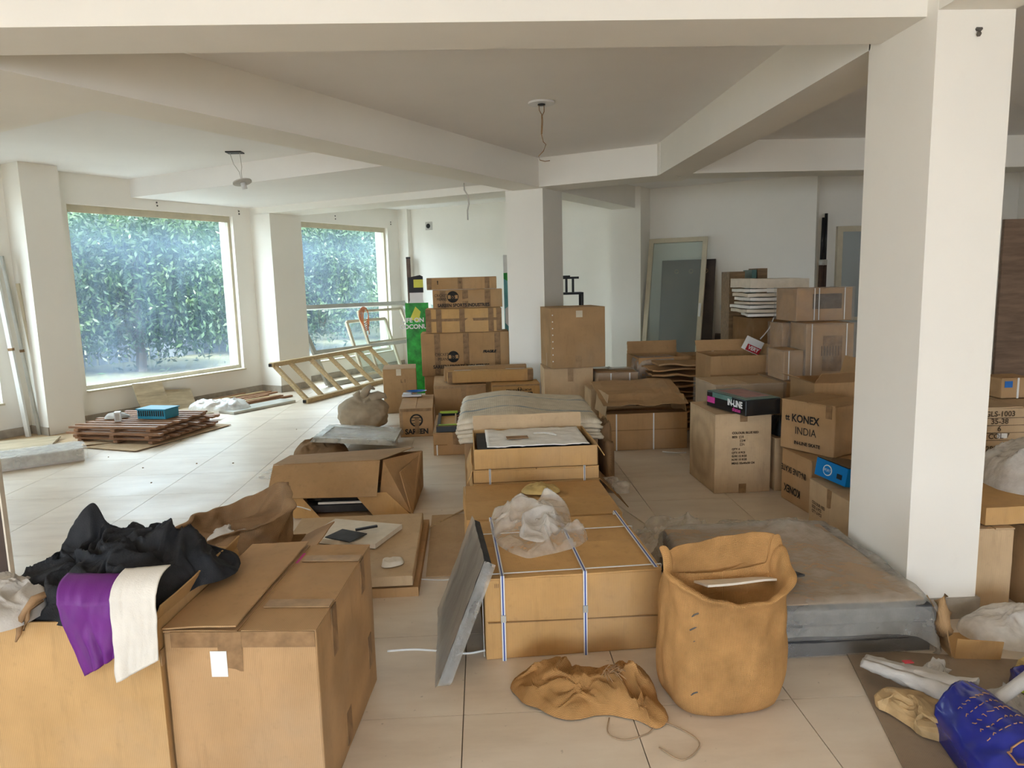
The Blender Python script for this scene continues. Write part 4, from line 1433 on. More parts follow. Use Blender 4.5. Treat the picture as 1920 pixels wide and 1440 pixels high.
wire('floor_strap', 'looped grey packing strap on the floor beside the foam tray', [(0.74, 4.78, 0.10), (0.86, 4.78, 0.06), (0.98, 4.62, 0.01), (1.03, 4.40, 0.006), (1.0, 4.25, 0.006)], 0.004, 'foam_cream', 'strap')
wire('floor_strap', 'thin white strap on the floor beside the thick flat carton', [(-0.40, 3.75, 0.004), (-0.28, 3.72, 0.004), (-0.18, 3.72, 0.004)], 0.003, 'strap_white', 'strap')
wire('floor_strap', 'short curled white strap beside the slumped carton', [(-1.42, 4.72, 0.12), (-1.30, 4.74, 0.13), (-1.18, 4.68, 0.118)], 0.004, 'strap_white', 'strap')
wire('thin_stick', 'thin bamboo stick lying between the slumped carton and base cartons', [(-0.40, 4.55, 0.006), (-0.12, 4.98, 0.008)], 0.006, 'wood_pine', 'stick')
slab('card_sheet', 'flat card sheet on the floor between the two carton rows', 'card', (-0.25, 4.30), (0.24, 1.05, 0.004), 2, 0.001, 'card_pale')

# film-covered panels stacked by the pillar
for k in range(3):
    st = thing('foam_mat', ['film-wrapped grey foam panel lying lowest of the pile by the pillar', 'film-wrapped grey foam panel in the middle of the pile by the pillar', 'film-wrapped grey foam panel topmost of the pile by the pillar'][k], 'panel', (1.395 + 0.01 * (k % 2), 3.27 - 0.005 * k, 0.002 + k * 0.074), 1.0 - k)
    MB().box((0, 0, 0.034), (0.90, 0.98, 0.066)).build('foam_core', 'foam_dark', st)
    Pk = np.zeros((5, 40, 3))
    for j in range(5):
        for i in range(40):
            t = i / 39
            Pk[j, i] = (-0.46 + 0.92 * t, -0.497 - 0.012 * ridged((t * 14, j * .6, k * 5), 4), 0.004 + j / 4 * 0.062)
    sheet('film_front', Pk, 'film_stretch', st)
slab('card_sheet', 'tan card sheet lying under clear film on the panel pile', 'card', (1.385, 3.26), (0.86, 0.94, 0.006), 0, 0.226, 'card_tan', wav=0.004)
Pc = flat_grid(1.39, 3.36, 0.30, 1.06, 1.36, 58, 46, 2, 0.05, 7)
Pc = cloth(Pc, [boxmat((1.395, 3.27), 0, (0.93, 1.01, 0.245), 0), boxmat((2.07, 3.325), 0, (0.38, 0.58, 2.0), 0)], steps=70, iters=6, floor_z=0.0, fric=0.8)
for row in Pc:
    for p in row:
        d_ = ((p[0] - 1.62) ** 2 + (p[1] - 3.62) ** 2)
        an = math.atan2(p[1] - 3.75, p[0] - 1.66)
        p[2] += 0.05 * math.exp(-d_ / 0.012) + (0.010 * max(0, math.sin(an * 14 + 3 * noise.noise(Vector((p[0] * 4, p[1] * 4, 0))))) * (p[2] > 0.2))
flm = sheet('clear_film', Pc, 'film_clear')
tag(flm, 'clear plastic film spread over the panel pile by the pillar', 'film')
slab('grey_offcut', 'dark grey ribbed offcut lying on the film-covered panels', 'offcut', (1.21, 3.02), (0.26, 0.26, 0.008), 38, 0.285, 'foam_dark', euler=(-3, 6, 25))
tag(heap('plastic_film_heap', 'film_milky', [(0.80, 4.12), (0.92, 3.92), (1.12, 3.88), (1.30, 3.92), (1.34, 4.10), (1.20, 4.32), (0.98, 4.36)], 0.002, 0.17, freq=5.5, amp=0.6, seed=51, nr=36, na=120, jit=0.04, warp=0.7, octv=4, peaks=[(1.22, 4.05, 0.08, 0.08)]), 'crumpled heap of clear film on the floor behind the panel pile', 'film')
tag(heap('plastic_film_heap', 'film_clear', [(1.36, 3.90), (1.70, 3.86), (1.84, 4.05), (1.80, 4.4), (1.5, 4.5), (1.38, 4.25)], 0.002, 0.07, freq=6, amp=0.7, seed=57, nr=28, na=100, jit=0.03), 'thin rumpled film on the floor below the skate cartons', 'film')

tag(heap('film_scrap', 'film_milky', [(0.705, 4.62), (0.80, 4.52), (0.92, 4.50), (0.95, 4.58), (0.86, 4.74), (0.72, 4.80)], 0.20, 0.10, freq=8, amp=.6, seed=58, nr=20, na=60, jit=.03), 'scrap of clear film spilling beside the shallow flat carton', 'film')
tag(heap('burlap_scrap', 'burlap_dusty', [(0.87, 5.25), (0.97, 5.22), (1.0, 5.6), (0.98, 6.1), (0.88, 6.15)], 0.02, 0.50, freq=6, amp=.35, seed=59, nr=24, na=60, jit=.02, power=6), 'brown burlap scrap stuffed beside the folded woven sacks', 'sack')

# ================================================================== cartons in front of the centre column
s1 = Carton('long brown carton printed SAREEN on its end below a round emblem', (-0.742, 7.88), (0.347, 0.90, 0.302), 3.0, mat='card_brown', gap=0.012)
s1.text('F', 'SAREEN', 0.0, 0.055, 0.075, bold=0.003, sx=0.92)
ring = MB()
for k in range(40):
    a0, a1 = 2 * math.pi * k / 40, 2 * math.pi * (k + 1) / 40
    c0, s0, c1, s1_ = math.cos(a0), math.sin(a0), math.cos(a1), math.sin(a1)
    i = len(ring.v)
    ring.v += [(c0 * .068, s0 * .068, 0), (c1 * .068, s1_ * .068, 0), (c1 * .052, s1_ * .052, 0), (c0 * .052, s0 * .052, 0)]
    ring.f.append((i, i + 1, i + 2, i + 3))
for z in (-0.03, 0.0, 0.03):
    ring.box((0, z, 0.0005), (0.10, 0.008, 0.001))
ring.build('emblem', 'ink', s1.e, loc=(0.0, -0.4585, 0.175), rot=FRONT)
s1.tape('F', 0.005, 0.03, 0.20, 0.045, off=0.010)
s1.band('F', 0.285, -0.16, 0.16, 0.03)
s1.band('F', 0.16, -0.171, -0.14, 0.27, 'tape_clear')
dish = thing('blue_dish', 'shallow blue plastic dish lying on white pieces on the SAREEN carton', 'dish', (-0.78, 8.20, 0.312))
m = MB()
m.grid(lambda a, b: (0.12 * math.cos(2 * math.pi * a) * (0.2 + .8 * b), 0.075 * math.sin(2 * math.pi * a) * (0.2 + .8 * b), 0.042 + 0.02 * b * b), 28, 5, True)
m.v.append((0, 0, 0.042))
m.f += [(len(m.v) - 1, k, (k + 1) % 28) for k in range(28)]
m.build('bowl', 'plastic_blue', dish, True)
MB().box((-0.05, 0.0, 0.010), (0.22, 0.10, 0.018)).build('white_base', 'plastic_white', dish)
MB().box((-0.10, 0.0, 0.030), (0.10, 0.09, 0.014)).build('white_base', 'plastic_white', dish)
tall = Carton('tall tan carton with pale top standing near the window frames', (-1.06, 9.10), (0.405, 0.50, 0.552), 5.0, mat='card_tan')
tall.tape('F', -0.01, 0.47, 0.55, 0.06, 'tape_mask')
tall.text('F', 'L I', 0.04, 0.40, 0.06, 'ink_faded')
p1 = Carton('long tan carton under the two slim cartons beside the SAREEN carton', (-0.30, 8.62), (0.60, 0.90, 0.425), 3.0, mat='card_tan', gap=0.008)
p1.band('F', 0.405, -0.29, 0.29, 0.03, 'tape_clear')
p1.tape('F', 0.04, 0.03, 0.40, 0.06, 'tape_clear')
p1.label('F', 0.26, 0.15, 0.08, 0.10, 'ink')
p2 = Carton('gold carton printed SAREEN upside down beside the centre column', (0.355, 8.22), (0.54, 0.34, 0.435), 2.0, mat='card_gold', gap=0.008)
p2.text('F', 'SAREEN', 0.03, 0.315, 0.085, bold=0.003, flip=True, sx=1.05)
p2.text('F', 'SPORTS INDUSTRIES', 0.03, 0.368, 0.032, flip=True, bold=0.001)
p2.text('F', '( )', 0.04, 0.37, 0.05, flip=True, bold=0.002, off=0.009)
p2.band('F', 0.42, -0.27, 0.27, 0.02, 'tape_clear')
g1 = Carton('slim long gold carton with taped ends lying over two cartons', (0.075, 8.30), (0.99, 0.115, 0.135), 2.0, 0.442, 'card_gold', gap=0.002, seam='x')
g1.band('F', 0.068, -0.492, -0.44, 0.13)
g1.band('F', 0.068, 0.43, 0.492, 0.13)
g1.top_tape('x', 0, 0.03, 'tape_mask', -0.42, -0.22)
g1.top_tape('x', 0, 0.03, 'tape_mask', 0.18, 0.40)
g2 = Carton('slim long tan carton lying behind the slim gold carton', (0.02, 8.47), (0.97, 0.12, 0.165), 2.0, 0.442, 'card_tan', gap=0.002, seam='x')
g2.top_tape('x', 0, 0.03, 'tape_mask', -0.2, 0.0)
p3 = Carton('low tan carton with a racket set on its top', (-0.322, 7.02), (0.355, 0.90, 0.215), 1.6, mat='card_brown')
p3.tape('F', 0.03, 0.10, 0.215, 0.05)
p3.band('F', 0.10, -0.17, 0.17, 0.008, 'card_dark')
p3.tape('F', -0.145, 0.0, 0.10, 0.012, 'strap_white')
rk = thing('racket_set', 'boxed set with dark frame and lime corners on the low carton', 'toy', (-0.31, 6.98, 0.222), 2)
m = MB()
m.box((0, -0.37, 0.025), (0.32, 0.08, 0.05))
m.build('case_end', 'box_black', rk)
m = MB()
m.box((-0.14, 0.02, 0.02), (0.03, 0.72, 0.04)).box((0.0, 0.37, 0.02), (0.30, 0.03, 0.04))
m.build('case_frame', 'steel_dark', rk)
MB().box((-0.05, -0.325, 0.045), (0.18, 0.035, 0.02)).build('lime_corner', 'plastic_lime', rk)
MB().box((-0.05, 0.36, 0.045), (0.18, 0.035, 0.02)).build('lime_corner', 'plastic_lime', rk)
MB().box((0.01, 0.0, 0.006), (0.27, 0.68, 0.008)).build('card_insert', 'card_gold', rk)
for k in range(5):
    MB().box((0.09, -0.26 + k * 0.13, 0.022), (0.12, 0.02, 0.02)).build('divider', 'wood_red', rk)
MB().box((0.02, 0.0, 0.024), (0.014, 0.66, 0.022)).build('divider', 'card_pale', rk)

# tall stack of long cartons left of the column
b0 = Carton('brown base carton under the tall stack of sports cartons', (-0.235, 9.65), (1.10, 0.42, 0.378), 1.5, mat='card_brown')
S1 = Carton('large brown sports carton at the bottom of the tall stack', (-0.235, 9.62), (1.145, 0.44, 0.555), 1.5, 0.383, 'card_brown', seam='x')
for a in (-0.365, 0.01, 0.42):
    S1.tape('F', a, 0.01, 0.55, 0.075)
S1.ring_logo('F', -0.16, 0.245, 0.075)
S1.text('F', 'CRICKET', -0.31, 0.275, 0.055, 'ink', sx=0.8)
S1.text('F', 'MEANS', -0.29, 0.215, 0.055, 'ink', sx=0.8)
S1.text('F', 'SAREEN SPORTS INDUSTRIES', -0.06, 0.115, 0.062, 'ink', bold=0.002, sx=0.92)
S1.text('F', 'FRAGILE', 0.31, 0.30, 0.045, 'ink', bold=0.003, shear=0.3)
S2 = Carton('gold taped carton with crossing tape bands, second in the tall stack', (-0.245, 9.60), (0.975, 0.42, 0.31), 1.5, 0.943, 'card_gold', seam='x')
for a in (-0.455, -0.32, -0.02, 0.355, 0.46):
    S2.tape('F', a, 0.005, 0.305, 0.07)
S2.band('F', 0.165, -0.48, 0.48, 0.035)
S3 = Carton('brown sports carton printed with a round emblem, third in the tall stack', (-0.185, 9.62), (0.90, 0.40, 0.235), 1.5, 1.258, 'card_brown', seam='x')
for a in (-0.32, -0.03, 0.26):
    S3.tape('F', a, 0.005, 0.23, 0.075)
S3.ring_logo('F', -0.19, 0.145, 0.075, off=0.010)
S3.text('F', 'CRICKET', -0.345, 0.165, 0.05, 'ink', sx=0.8, off=0.010)
S3.text('F', 'MEANS', -0.335, 0.115, 0.05, 'ink', sx=0.8, off=0.010)
S3.text('F', 'SAREEN SPORTS INDUSTRIES', -0.055, 0.035, 0.058, 'ink', bold=0.002, sx=0.9, off=0.010)
S4 = Carton('slim brown carton topmost on the tall stack', (-0.255, 9.62), (0.905, 0.34, 0.155), 1.5, 1.498, 'card_brown', seam='x')
for a in (-0.42, -0.02, 0.33):
    S4.tape('F', a, 0.005, 0.15, 0.06)
S4.text('F', '!', -0.31, 0.09, 0.06, 'ink', bold=0.004)
S4.text('F', 'Y', -0.02, 0.085, 0.05, 'ink', off=0.010)

# printed standees behind the stack
st = thing('bottle_standee', 'bottle-shaped green and white advertising standee behind the tall stack', 'standee', (-0.90, 10.10, 0), 2)
pr = [(-0.165, 0.03), (0.165, 0.03), (0.165, 1.10), (0.15, 1.20), (0.09, 1.36), (0.09, 1.60), (-0.09, 1.60), (-0.09, 1.36), (-0.15, 1.20), (-0.165, 1.10)]
m = MB().prism(pr, 0, 0.012)
m.build('board', 'plastic_white', st, rot=(R(90), 0, 0))
MB().prism([(-0.16, 0.05), (0.16, 0.05), (0.16, 1.32), (-0.16, 1.32)], 0, 0.002).build('green_label', 'print_green', st, loc=(0, -0.013, 0), rot=(R(90), 0, 0))
MB().prism([(-0.10, 1.46), (0.10, 1.46), (0.10, 1.68), (0.06, 1.70), (-0.10, 1.67)], 0, 0.014).build('cap', 'rubber_black', st, loc=(0, 0.0, 0), rot=(R(90), 0, 0))
MB().prism([(-0.03, 1.53), (0.10, 1.53), (0.10, 1.64), (-0.03, 1.64)], 0, 0.003).build('cap_print', 'print_yellow', st, loc=(0, -0.0145, 0), rot=(R(90), 0, 0))
MB().prism([(-0.10, 1.10), (0.02, 1.05), (0.05, 1.2), (-0.02, 1.27)], 0, 0.001).build('label_print', 'print_yellow', st, loc=(0, -0.0155, 0), rot=(R(90), 0, 0))
text(st, 'LIFE ON', (-0.06, -0.017, 1.08), FRONT, 0.085, 'plastic_white', bold=0.003)
text(st, 'COCONUT', (-0.03, -0.017, 0.99), FRONT, 0.085, 'plastic_white', bold=0.003)
st2 = thing('palm_standee', 'aqua printed standee half hidden behind the centre column', 'standee', (0.52, 10.25, 0), 2)
MB().box((0, 0, 0.865), (0.40, 0.012, 1.73)).build('board', 'print_aqua', st2)
MB().box((0, -0.0075, 1.80), (0.40, 0.003, 0.30)).build('header', 'paper_white', st2)
MB().prism([(-0.19, 1.0), (-0.1, 0.9), (0.1, 1.05), (0.15, 1.25), (-0.05, 1.3), (-0.19, 1.2)], 0, 0.002).build('pale_print', 'plastic_white', st2, loc=(0, -0.009, 0), rot=(R(90), 0, 0))
MB().prism([(-0.2, 1.62), (0.0, 1.5), (0.1, 1.62), (-0.05, 1.71), (-0.2, 1.70)], 0, 0.002).build('leaf_print', 'print_green', st2, loc=(0, -0.009, 0), rot=(R(90), 0, 0))

# two plain cartons in front of the column
K2 = Carton('plain tan carton supporting the larger plain carton', (0.915, 7.92), (0.53, 0.50, 0.648), 0.0, mat='card_pale')
K2.tape('F', 0.02, 0.50, 0.645, 0.06, 'tape_clear')
K = Carton('large plain tan carton with a dotted corner resting on another carton', (0.985, 7.90), (0.590, 0.56, 0.645), 7.0, 0.652, 'card_tan')
K.tape('F', 0.0, 0.0, 0.13, 0.07, 'tape_clear')
K.tape('F', 0.01, 0.54, 0.61, 0.07, 'tape_mask')
K.tape('L', 0.05, 0.0, 0.15, 0.06, 'tape_clear')
for k in range(8):
    MB().disc((0, 0, 0), 0.007, 0.002, 8).build('corner_dot', 'paper_white', K.e, loc=(-0.282, -0.2865, 0.08 + k * 0.07), rot=FRONT)
bs = thing('metal_stand', 'black square-tube metal stand behind the large plain carton', 'stand', (1.22, 9.85, 0), 0)
m = MB()
for x in (-0.14, 0.14):
    for y in (-0.12, 0.12):
        m.box((x, y, 0.70), (0.03, 0.03, 1.40))
m.build('leg_frame', 'steel_dark', bs)
MB().box((0, 0, 1.40), (0.31, 0.27, 0.03)).build('shelf', 'steel_dark', bs)
for x in (-0.13, -0.06, 0.03):
    MB().box((x, 0, 1.50), (0.03, 0.03, 0.20)).build('upright', 'steel_dark', bs)
MB().box((-0.02, 0, 1.61), (0.26, 0.04, 0.03)).build('top_bar', 'steel_dark', bs)
MB().box((-0.06, 0, 1.632), (0.10, 0.04, 0.02)).build('top_plate', 'steel_dark', bs)

# ================================================================== right group
R1 = Carton('open brown carton with two white straps and a raised lid flap', (1.50, 6.72), (0.758, 0.40, 0.345), 1.3, mat='card_brown', closed=False)
R1.tape('F', -0.29, 0.0, 0.345, 0.012, 'strap_white')
R1.tape('F', 0.06, 0.0, 0.345, 0.012, 'strap_white')
R1.band('F', 0.19, -0.37, 0.37, 0.004, 'card_dark')
R1.flap('F', 0.10, 172, 8, 'card_dark')
lf = link('lid_flap', panel_mesh('lid_flap', 0.80, 0.62, 0.005, 4, 0.012, 10, 0.01), 'card_tan', R1.e, False, (-0.42, -0.245, 0.430), (R(14), 0, R(1)))
link('side_flap', panel_mesh('side_flap', 0.20, 0.36, 0.005, 9, 0.004, 6, 0.01), 'card_pale', R1.e, False, (-0.385, -0.19, 0.33), (R(6), R(-82), 0))
link('side_flap', panel_mesh('side_flap', 0.18, 0.36, 0.005, 19, 0.004, 6, 0.01), 'card_brown', R1.e, False, (0.375, -0.19, 0.33), (R(6), R(-100), 0))
wire('floor_strap', 'white packing strap end poking out beside the tan printed carton', [(1.62, 6.40, 0.006), (1.72, 6.34, 0.006), (1.82, 6.33, 0.006)], 0.006, 'strap_white', 'strap')

R2 = Carton('tan printed carton carrying the black skate box', (1.873, 5.37), (0.425, 0.57, 0.594), 1.9, mat='card_pale', bulge=0.010)
R2.tape('F', 0.0, 0.535, 0.59, 0.055)
R2.tape('F', 0.0, 0.0, 0.07, 0.055)
for k, (s, z, sz) in enumerate((('COLOUR: BLUE RED', 0.455, 0.022), ('SIZE:  [ ] S', 0.425, 0.02), ('[ ] M', 0.397, 0.02), ('[ ] L', 0.37, 0.02), ('QTY: 6', 0.335, 0.02), ('QTY: 8 PCS', 0.308, 0.02), ('G.W: 12 KGS', 0.282, 0.02), ('N.W: 10 KGS', 0.256, 0.02), ('MEAS: 55x40x58 CM', 0.228, 0.02))):
    R2.text('F', s, -0.09 if k not in (2, 3) else -0.03, z, sz, 'ink_faded', align='LEFT', bold=0.001, off=0.016)
sk = Carton('flat black glossy box printed IN-LINE skates', (1.917, 5.215), (0.288, 0.514, 0.115), 13.6, 0.602, 'box_black', flaps=False, name='skate_box', cat='box', bulge=0.001)
MB().box((0, 0, 0.1185), (0.284, 0.51, 0.002)).build('top_print', 'print_teal', sk.e)
MB().box((0.02, 0.02, 0.1205), (0.20, 0.36, 0.002)).build('picture', 'print_pink', sk.e)
sk.text('L', 'IN-LINE', 0.13, 0.072, 0.062, 'plastic_white', off=0.004, bold=0.003, sx=0.9)
sk.text('L', 'skates', 0.15, 0.03, 0.042, 'print_magenta', off=0.004, bold=0.001)
MB().box((0, 0, 0), (0.003, 0.10, 0.045)).build('pink_logo', 'print_magenta', sk.e, loc=(-0.1465, 0.19, 0.055))
MB().box((0, 0, 0), (0.003, 0.26, 0.035)).build('teal_band', 'print_teal', sk.e, loc=(-0.1455, 0.04, 0.098))
R3 = Carton('narrow tan carton squeezed behind the skate cartons', (2.235, 5.24), (0.22, 0.30, 0.40), 0, mat='card_pale')
bb = heap('black_mesh', 'rubber_black', [(2.14, 5.10), (2.32, 5.10), (2.34, 5.36), (2.15, 5.36)], 0.404, 0.16, freq=9, seed=71, nr=20, na=60, power=6)
tag(bb, 'black mesh bag bulging on the narrow tan carton', 'bag')
KL = Carton('lower skate carton with KONEX print upside down', (2.345, 4.765), (0.395, 0.43, 0.366), -85.5, mat='card_tan')
KL.text('F', 'KONEX', -0.03, 0.10, 0.075, bold=0.002, flip=True, sx=0.85)
KL.text('F', 'IN-LINE SKATE', -0.02, 0.24, 0.06, bold=0.001, flip=True, sx=0.85)
KU = Carton('upper skate carton printed KONEX INDIA', (2.385, 4.865), (0.43, 0.40, 0.350), -62, 0.370, 'card_tan')
KU.text('F', 'KONEX', -0.01, 0.225, 0.075, bold=0.002, sx=0.85)
KU.text('F', 'tt', -0.155, 0.225, 0.06, bold=0.002, sx=0.85)
KU.text('F', 'INDIA', -0.005, 0.14, 0.075, bold=0.0, sx=0.85)
KU.text('F', 'IN-LINE SKATE', 0.01, 0.055, 0.032, bold=0.001)
KU.tape('F', 0.17, 0.26, 0.35, 0.045)
RF = Carton('small tan carton tucked behind the near pillar', (2.235, 4.15), (0.50, 0.335, 0.297), -89.5, mat='card_pale')
RF.tape('F', 0.02, 0.18, 0.295, 0.05)
for k, s in enumerate(('COLOUR: RED', 'SIZE: 6 PCS', 'QTY: 6 PCS')):
    RF.text('F', s, -0.19, 0.16 - k * 0.028, 0.026, 'ink_faded', align='LEFT', bold=0.001)
bx = thing('shoe_box', 'bright blue shoe box with a white oval emblem on the small carton', 'box', (2.23, 4.27, 0.303), 0, rot=(0, R(9), R(8)))
MB().box((0, 0, 0.055), (0.22, 0.31, 0.11)).build('body', 'box_blue', bx)
MB().box((0.004, 0, 0.114), (0.225, 0.315, 0.004)).build('lid', 'box_black', bx)
MB().disc((0, 0, 0), 0.034, 0.002, 28, 1.3).build('oval_emblem', 'paper_white', bx, loc=(-0.111, 0.03, 0.055), rot=LEFT)
MB().disc((0, 0, 0), 0.028, 0.002, 28, 1.3).build('oval_field', 'box_blue', bx, loc=(-0.1135, 0.03, 0.055), rot=LEFT)
text(bx, 'SPORT', (-0.1165, 0.03, 0.055), LEFT, 0.024, 'paper_white')
MB().box((0, 0, 0), (0.004, 0.045, 0.03)).build('hand_hole', 'rubber_black', bx, loc=(-0.112, -0.09, 0.045))

# flattened cartons in a ragged pile behind the open carton
rng = random.Random(11)
for k in range(13):
    w = 0.50 + rng.uniform(-.06, .08)
    o = link('flattened_carton', panel_mesh('flattened_carton', w, 0.42, 0.012 + rng.uniform(0, .014), 40 + k, 0.010, 8, 0.02), 'card_brown' if k % 3 else 'card_tan')
    o.location = (1.76 + rng.uniform(-.05, .05), 7.25 + rng.uniform(-.04, .04), 0.02 + k * 0.056)
    o.rotation_euler = (R(rng.uniform(-1, 1)), R(rng.uniform(-1.5, 1.5)), R(rng.uniform(-4, 4)))
    tag(o, 'crumpled flattened carton in the ragged pile below the leaning glass door', 'carton', 'flattened cartons in a ragged pile')
R4 = Carton('tall open tan carton with packing scraps inside', (2.36, 6.72), (0.55, 0.46, 0.86), 0, mat='card_tan', closed=False)
R4.flap('R', 0.14, 25, 3)
R4.flap('B', 0.12, 60, 4)
tag(heap('packing_scraps', 'paper_kraft', [(2.12, 6.52), (2.6, 6.52), (2.6, 6.92), (2.12, 6.92)], 0.74, 0.10, freq=9, seed=81, nr=18, na=60, power=8), 'brown packing scraps heaped in the tall open carton', 'paper')
rb = thing('red_white_box', 'small red and white box tilted on the packing scraps', 'box', (2.53, 6.72, 0.87), 0, rot=(R(10), R(24), R(10)))
MB().box((0, 0, 0.065), (0.15, 0.08, 0.13)).build('body', 'plastic_white', rb)
MB().box((0, -0.0415, 0.035), (0.151, 0.002, 0.06)).build('red_panel', 'plastic_red', rb)
text(rb, 'VERY', (0, -0.044, 0.036), FRONT, 0.05, 'plastic_white', bold=0.002)

def wrap(c, seed, amp=0.012, mat='film_stretch'):
    """stretch film around a carton: front, both sides and top in one loose skin"""
    w, d, h = c.w / 2 + .008, c.d / 2 + .008, c.h
    path = [(-w, d), (-w, -d), (w, -d), (w, d)]
    pts = []
    for (a, b), n in zip(zip(path, path[1:]), (10, 18, 10)):
        for i in range(n):
            t = i / n
            pts.append((a[0] + (b[0] - a[0]) * t, a[1] + (b[1] - a[1]) * t))
    pts.append(path[-1])
    P = np.zeros((10, len(pts), 3))
    for j in range(10):
        for i, (x, y) in enumerate(pts):
            k = 1 + amp * ridged((x * 9, y * 9, j * .5 + seed), 4) / max(w, d)
            P[j, i] = (x * k, y * k, 0.003 + (h + 0.004) * j / 9)
    return sheet('film_wrap', P, mat, c.e)
R5 = Carton('film-wrapped low carton behind the black skate box', (2.185, 6.05), (0.58, 0.50, 0.70), 2, mat='card_pale')
wrap(R5, 2)
W0 = Carton('plain tan base carton under the film-wrapped cartons', (2.86, 6.16), (0.70, 0.60, 0.70), 0, mat='card_tan')
W2 = Carton('film-wrapped printed carton tied with white string, standing tall', (2.90, 6.05), (0.40, 0.34, 0.470), -2, 0.705, 'card_tan')
W4 = Carton('film-wrapped small carton tied with string beside the tall wrapped one', (2.60, 6.07), (0.165, 0.34, 0.25), 0, 0.705, 'card_tan')
W3 = Carton('film-wrapped brown carton behind the small wrapped one', (2.82, 6.40), (0.34, 0.28, 0.455), 0, 0.705, 'card_brown')
W1 = Carton('film-wrapped brown carton topmost on the wrapped stack', (2.965, 6.36), (0.50, 0.40, 0.285), 2, 1.180, 'card_brown')
for c, sd in ((W2, 3), (W4, 5), (W3, 7), (W1, 9)):
    wrap(c, sd)
for c, aa in ((W2, (-0.16, 0.13)), (W4, (-0.05,)), (W3, (0.02,)), (W1, (-0.10, -0.06, 0.17))):
    for a in aa:
        c.tape('F', a, 0.01, c.h, 0.008, 'strap_white', 'string', off=0.020)
W2.text('F', '|||||||', 0.0, 0.25, 0.09, 'ink_faded', off=0.009)
W1.label('F', 0.02, 0.17, 0.26, 0.13, 'ink_faded', name='faded_print')
W2.label('F', 0.02, 0.22, 0.16, 0.30, 'tape_brown', name='faded_print')
RO = Carton('open tan carton with loose flaps behind the KONEX cartons', (2.66, 5.42), (0.40, 0.42, 0.78), 0, mat='card_tan', closed=False)
RO.flap('F', 0.13, 40, 3)
RO.flap('R', 0.16, 75, 4)
RO.flap('L', 0.12, 20, 5)
tag(heap('red_cloth', 'plastic_red', [(2.55, 5.3), (2.8, 5.3), (2.8, 5.55), (2.55, 5.55)], 0.68, 0.07, freq=9, seed=91, nr=12, na=40, power=8), 'red cloth lying inside the open tan carton', 'cloth')

R6 = Carton('rust brown carton supporting a pile of white foam sheets', (2.98, 7.40), (0.56, 0.50, 1.16), 0, mat='card_dark')
R6.e.rotation_euler = (0, 0, R(4))
rng = random.Random(3)
zz = 1.166
for k in range(8):
    h = 0.022 + (0.07 if k == 7 else rng.uniform(0, .012))
    lab = 'thick white foam block topmost on the pile of foam sheets' if k == 7 else 'white foam sheet in the uneven pile on the rust brown carton'
    o = link('foam_sheet', panel_mesh('foam_sheet', 0.60 + rng.uniform(-.05, .03), 0.48, h, 60 + k, 0.004, 6, 0.01), 'foam_cream' if k % 2 else 'foam_white')
    o.location = (2.68 + rng.uniform(-.03, .03), 7.15 + rng.uniform(-.02, .02), zz + 0.008)
    o.rotation_euler = (R(rng.uniform(-.6, .6)), R(rng.uniform(-.8, .8)), R(rng.uniform(-12, 12)))
    zz += h + 0.012
    tag(o, lab, 'foam', 'white foam sheets in a pile')
wire('loose_string', 'white string hanging across the rust brown carton', [(2.92, 7.12, 1.16), (2.86, 7.09, 1.05), (2.78, 7.10, 0.95)], 0.006, 'strap_white')

for k, (dx, w, mt, lab, cat, h) in enumerate(((0.0, 0.17, 'wood_laminate', 'tall wood-grain laminate board standing on edge', 'board', 1.63), (0.20, 0.05, 'print_teal', 'narrow dark teal board between two laminate boards', 'board', 1.645), (0.30, 0.11, 'wood_laminate', 'second tall laminate board beside the foam pile', 'board', 1.66))):
    o = MB().box((0, 0, h / 2), (w, 0.32, h)).build('laminate_board', mt, loc=(2.86 + dx, 8.15 + k * 0.02, 0), rot=(0, 0, R(-3)))
    tag(o, lab, cat)

# plastic sheet over an old carton by the wall pilaster
RB = Carton('open brown carton half covered by torn plastic sheeting', (1.985, 8.05), (0.60, 0.50, 0.72), 4, mat='card_brown', closed=False)
RB.flap('B', 0.14, 88, 2)
RC = Carton('film-wrapped tan carton with white strings below the plastic sheeting', (1.42, 7.70), (0.43, 0.40, 0.60), 0, mat='card_tan')
wrap(RC, 12)
for a in (-0.08, 0.12):
    RC.tape('F', a, 0, 0.60, 0.012, 'strap_white', 'string', off=0.02)
Pc = flat_grid(1.68, 7.85, 0.86, 0.98, 0.62, 34, 46, 2, 0.06, 3)
Pc = cloth(Pc, [boxmat((1.985, 8.05), 4, (0.62, 0.52, 0.72), 0), boxmat((1.42, 7.70), 0, (0.46, 0.44, 0.61), 0), boxmat((1.0, 7.88), 0, (0.62, 0.52, 1.3), 0)], steps=70, iters=6, floor_z=0, fric=0.9)
tag(sheet('plastic_sheet', Pc, 'film_milky'), 'torn translucent plastic sheeting draped over two cartons', 'film')
link_box = Carton('low tan carton with a closed lid beyond the flattened pile', (2.525, 8.05), (0.46, 0.40, 0.72), 0, mat='card_tan')
RD = Carton('low grey-brown carton behind the raised lid flap', (1.28, 7.22), (0.46, 0.34, 0.50), 2, mat='card_pale')

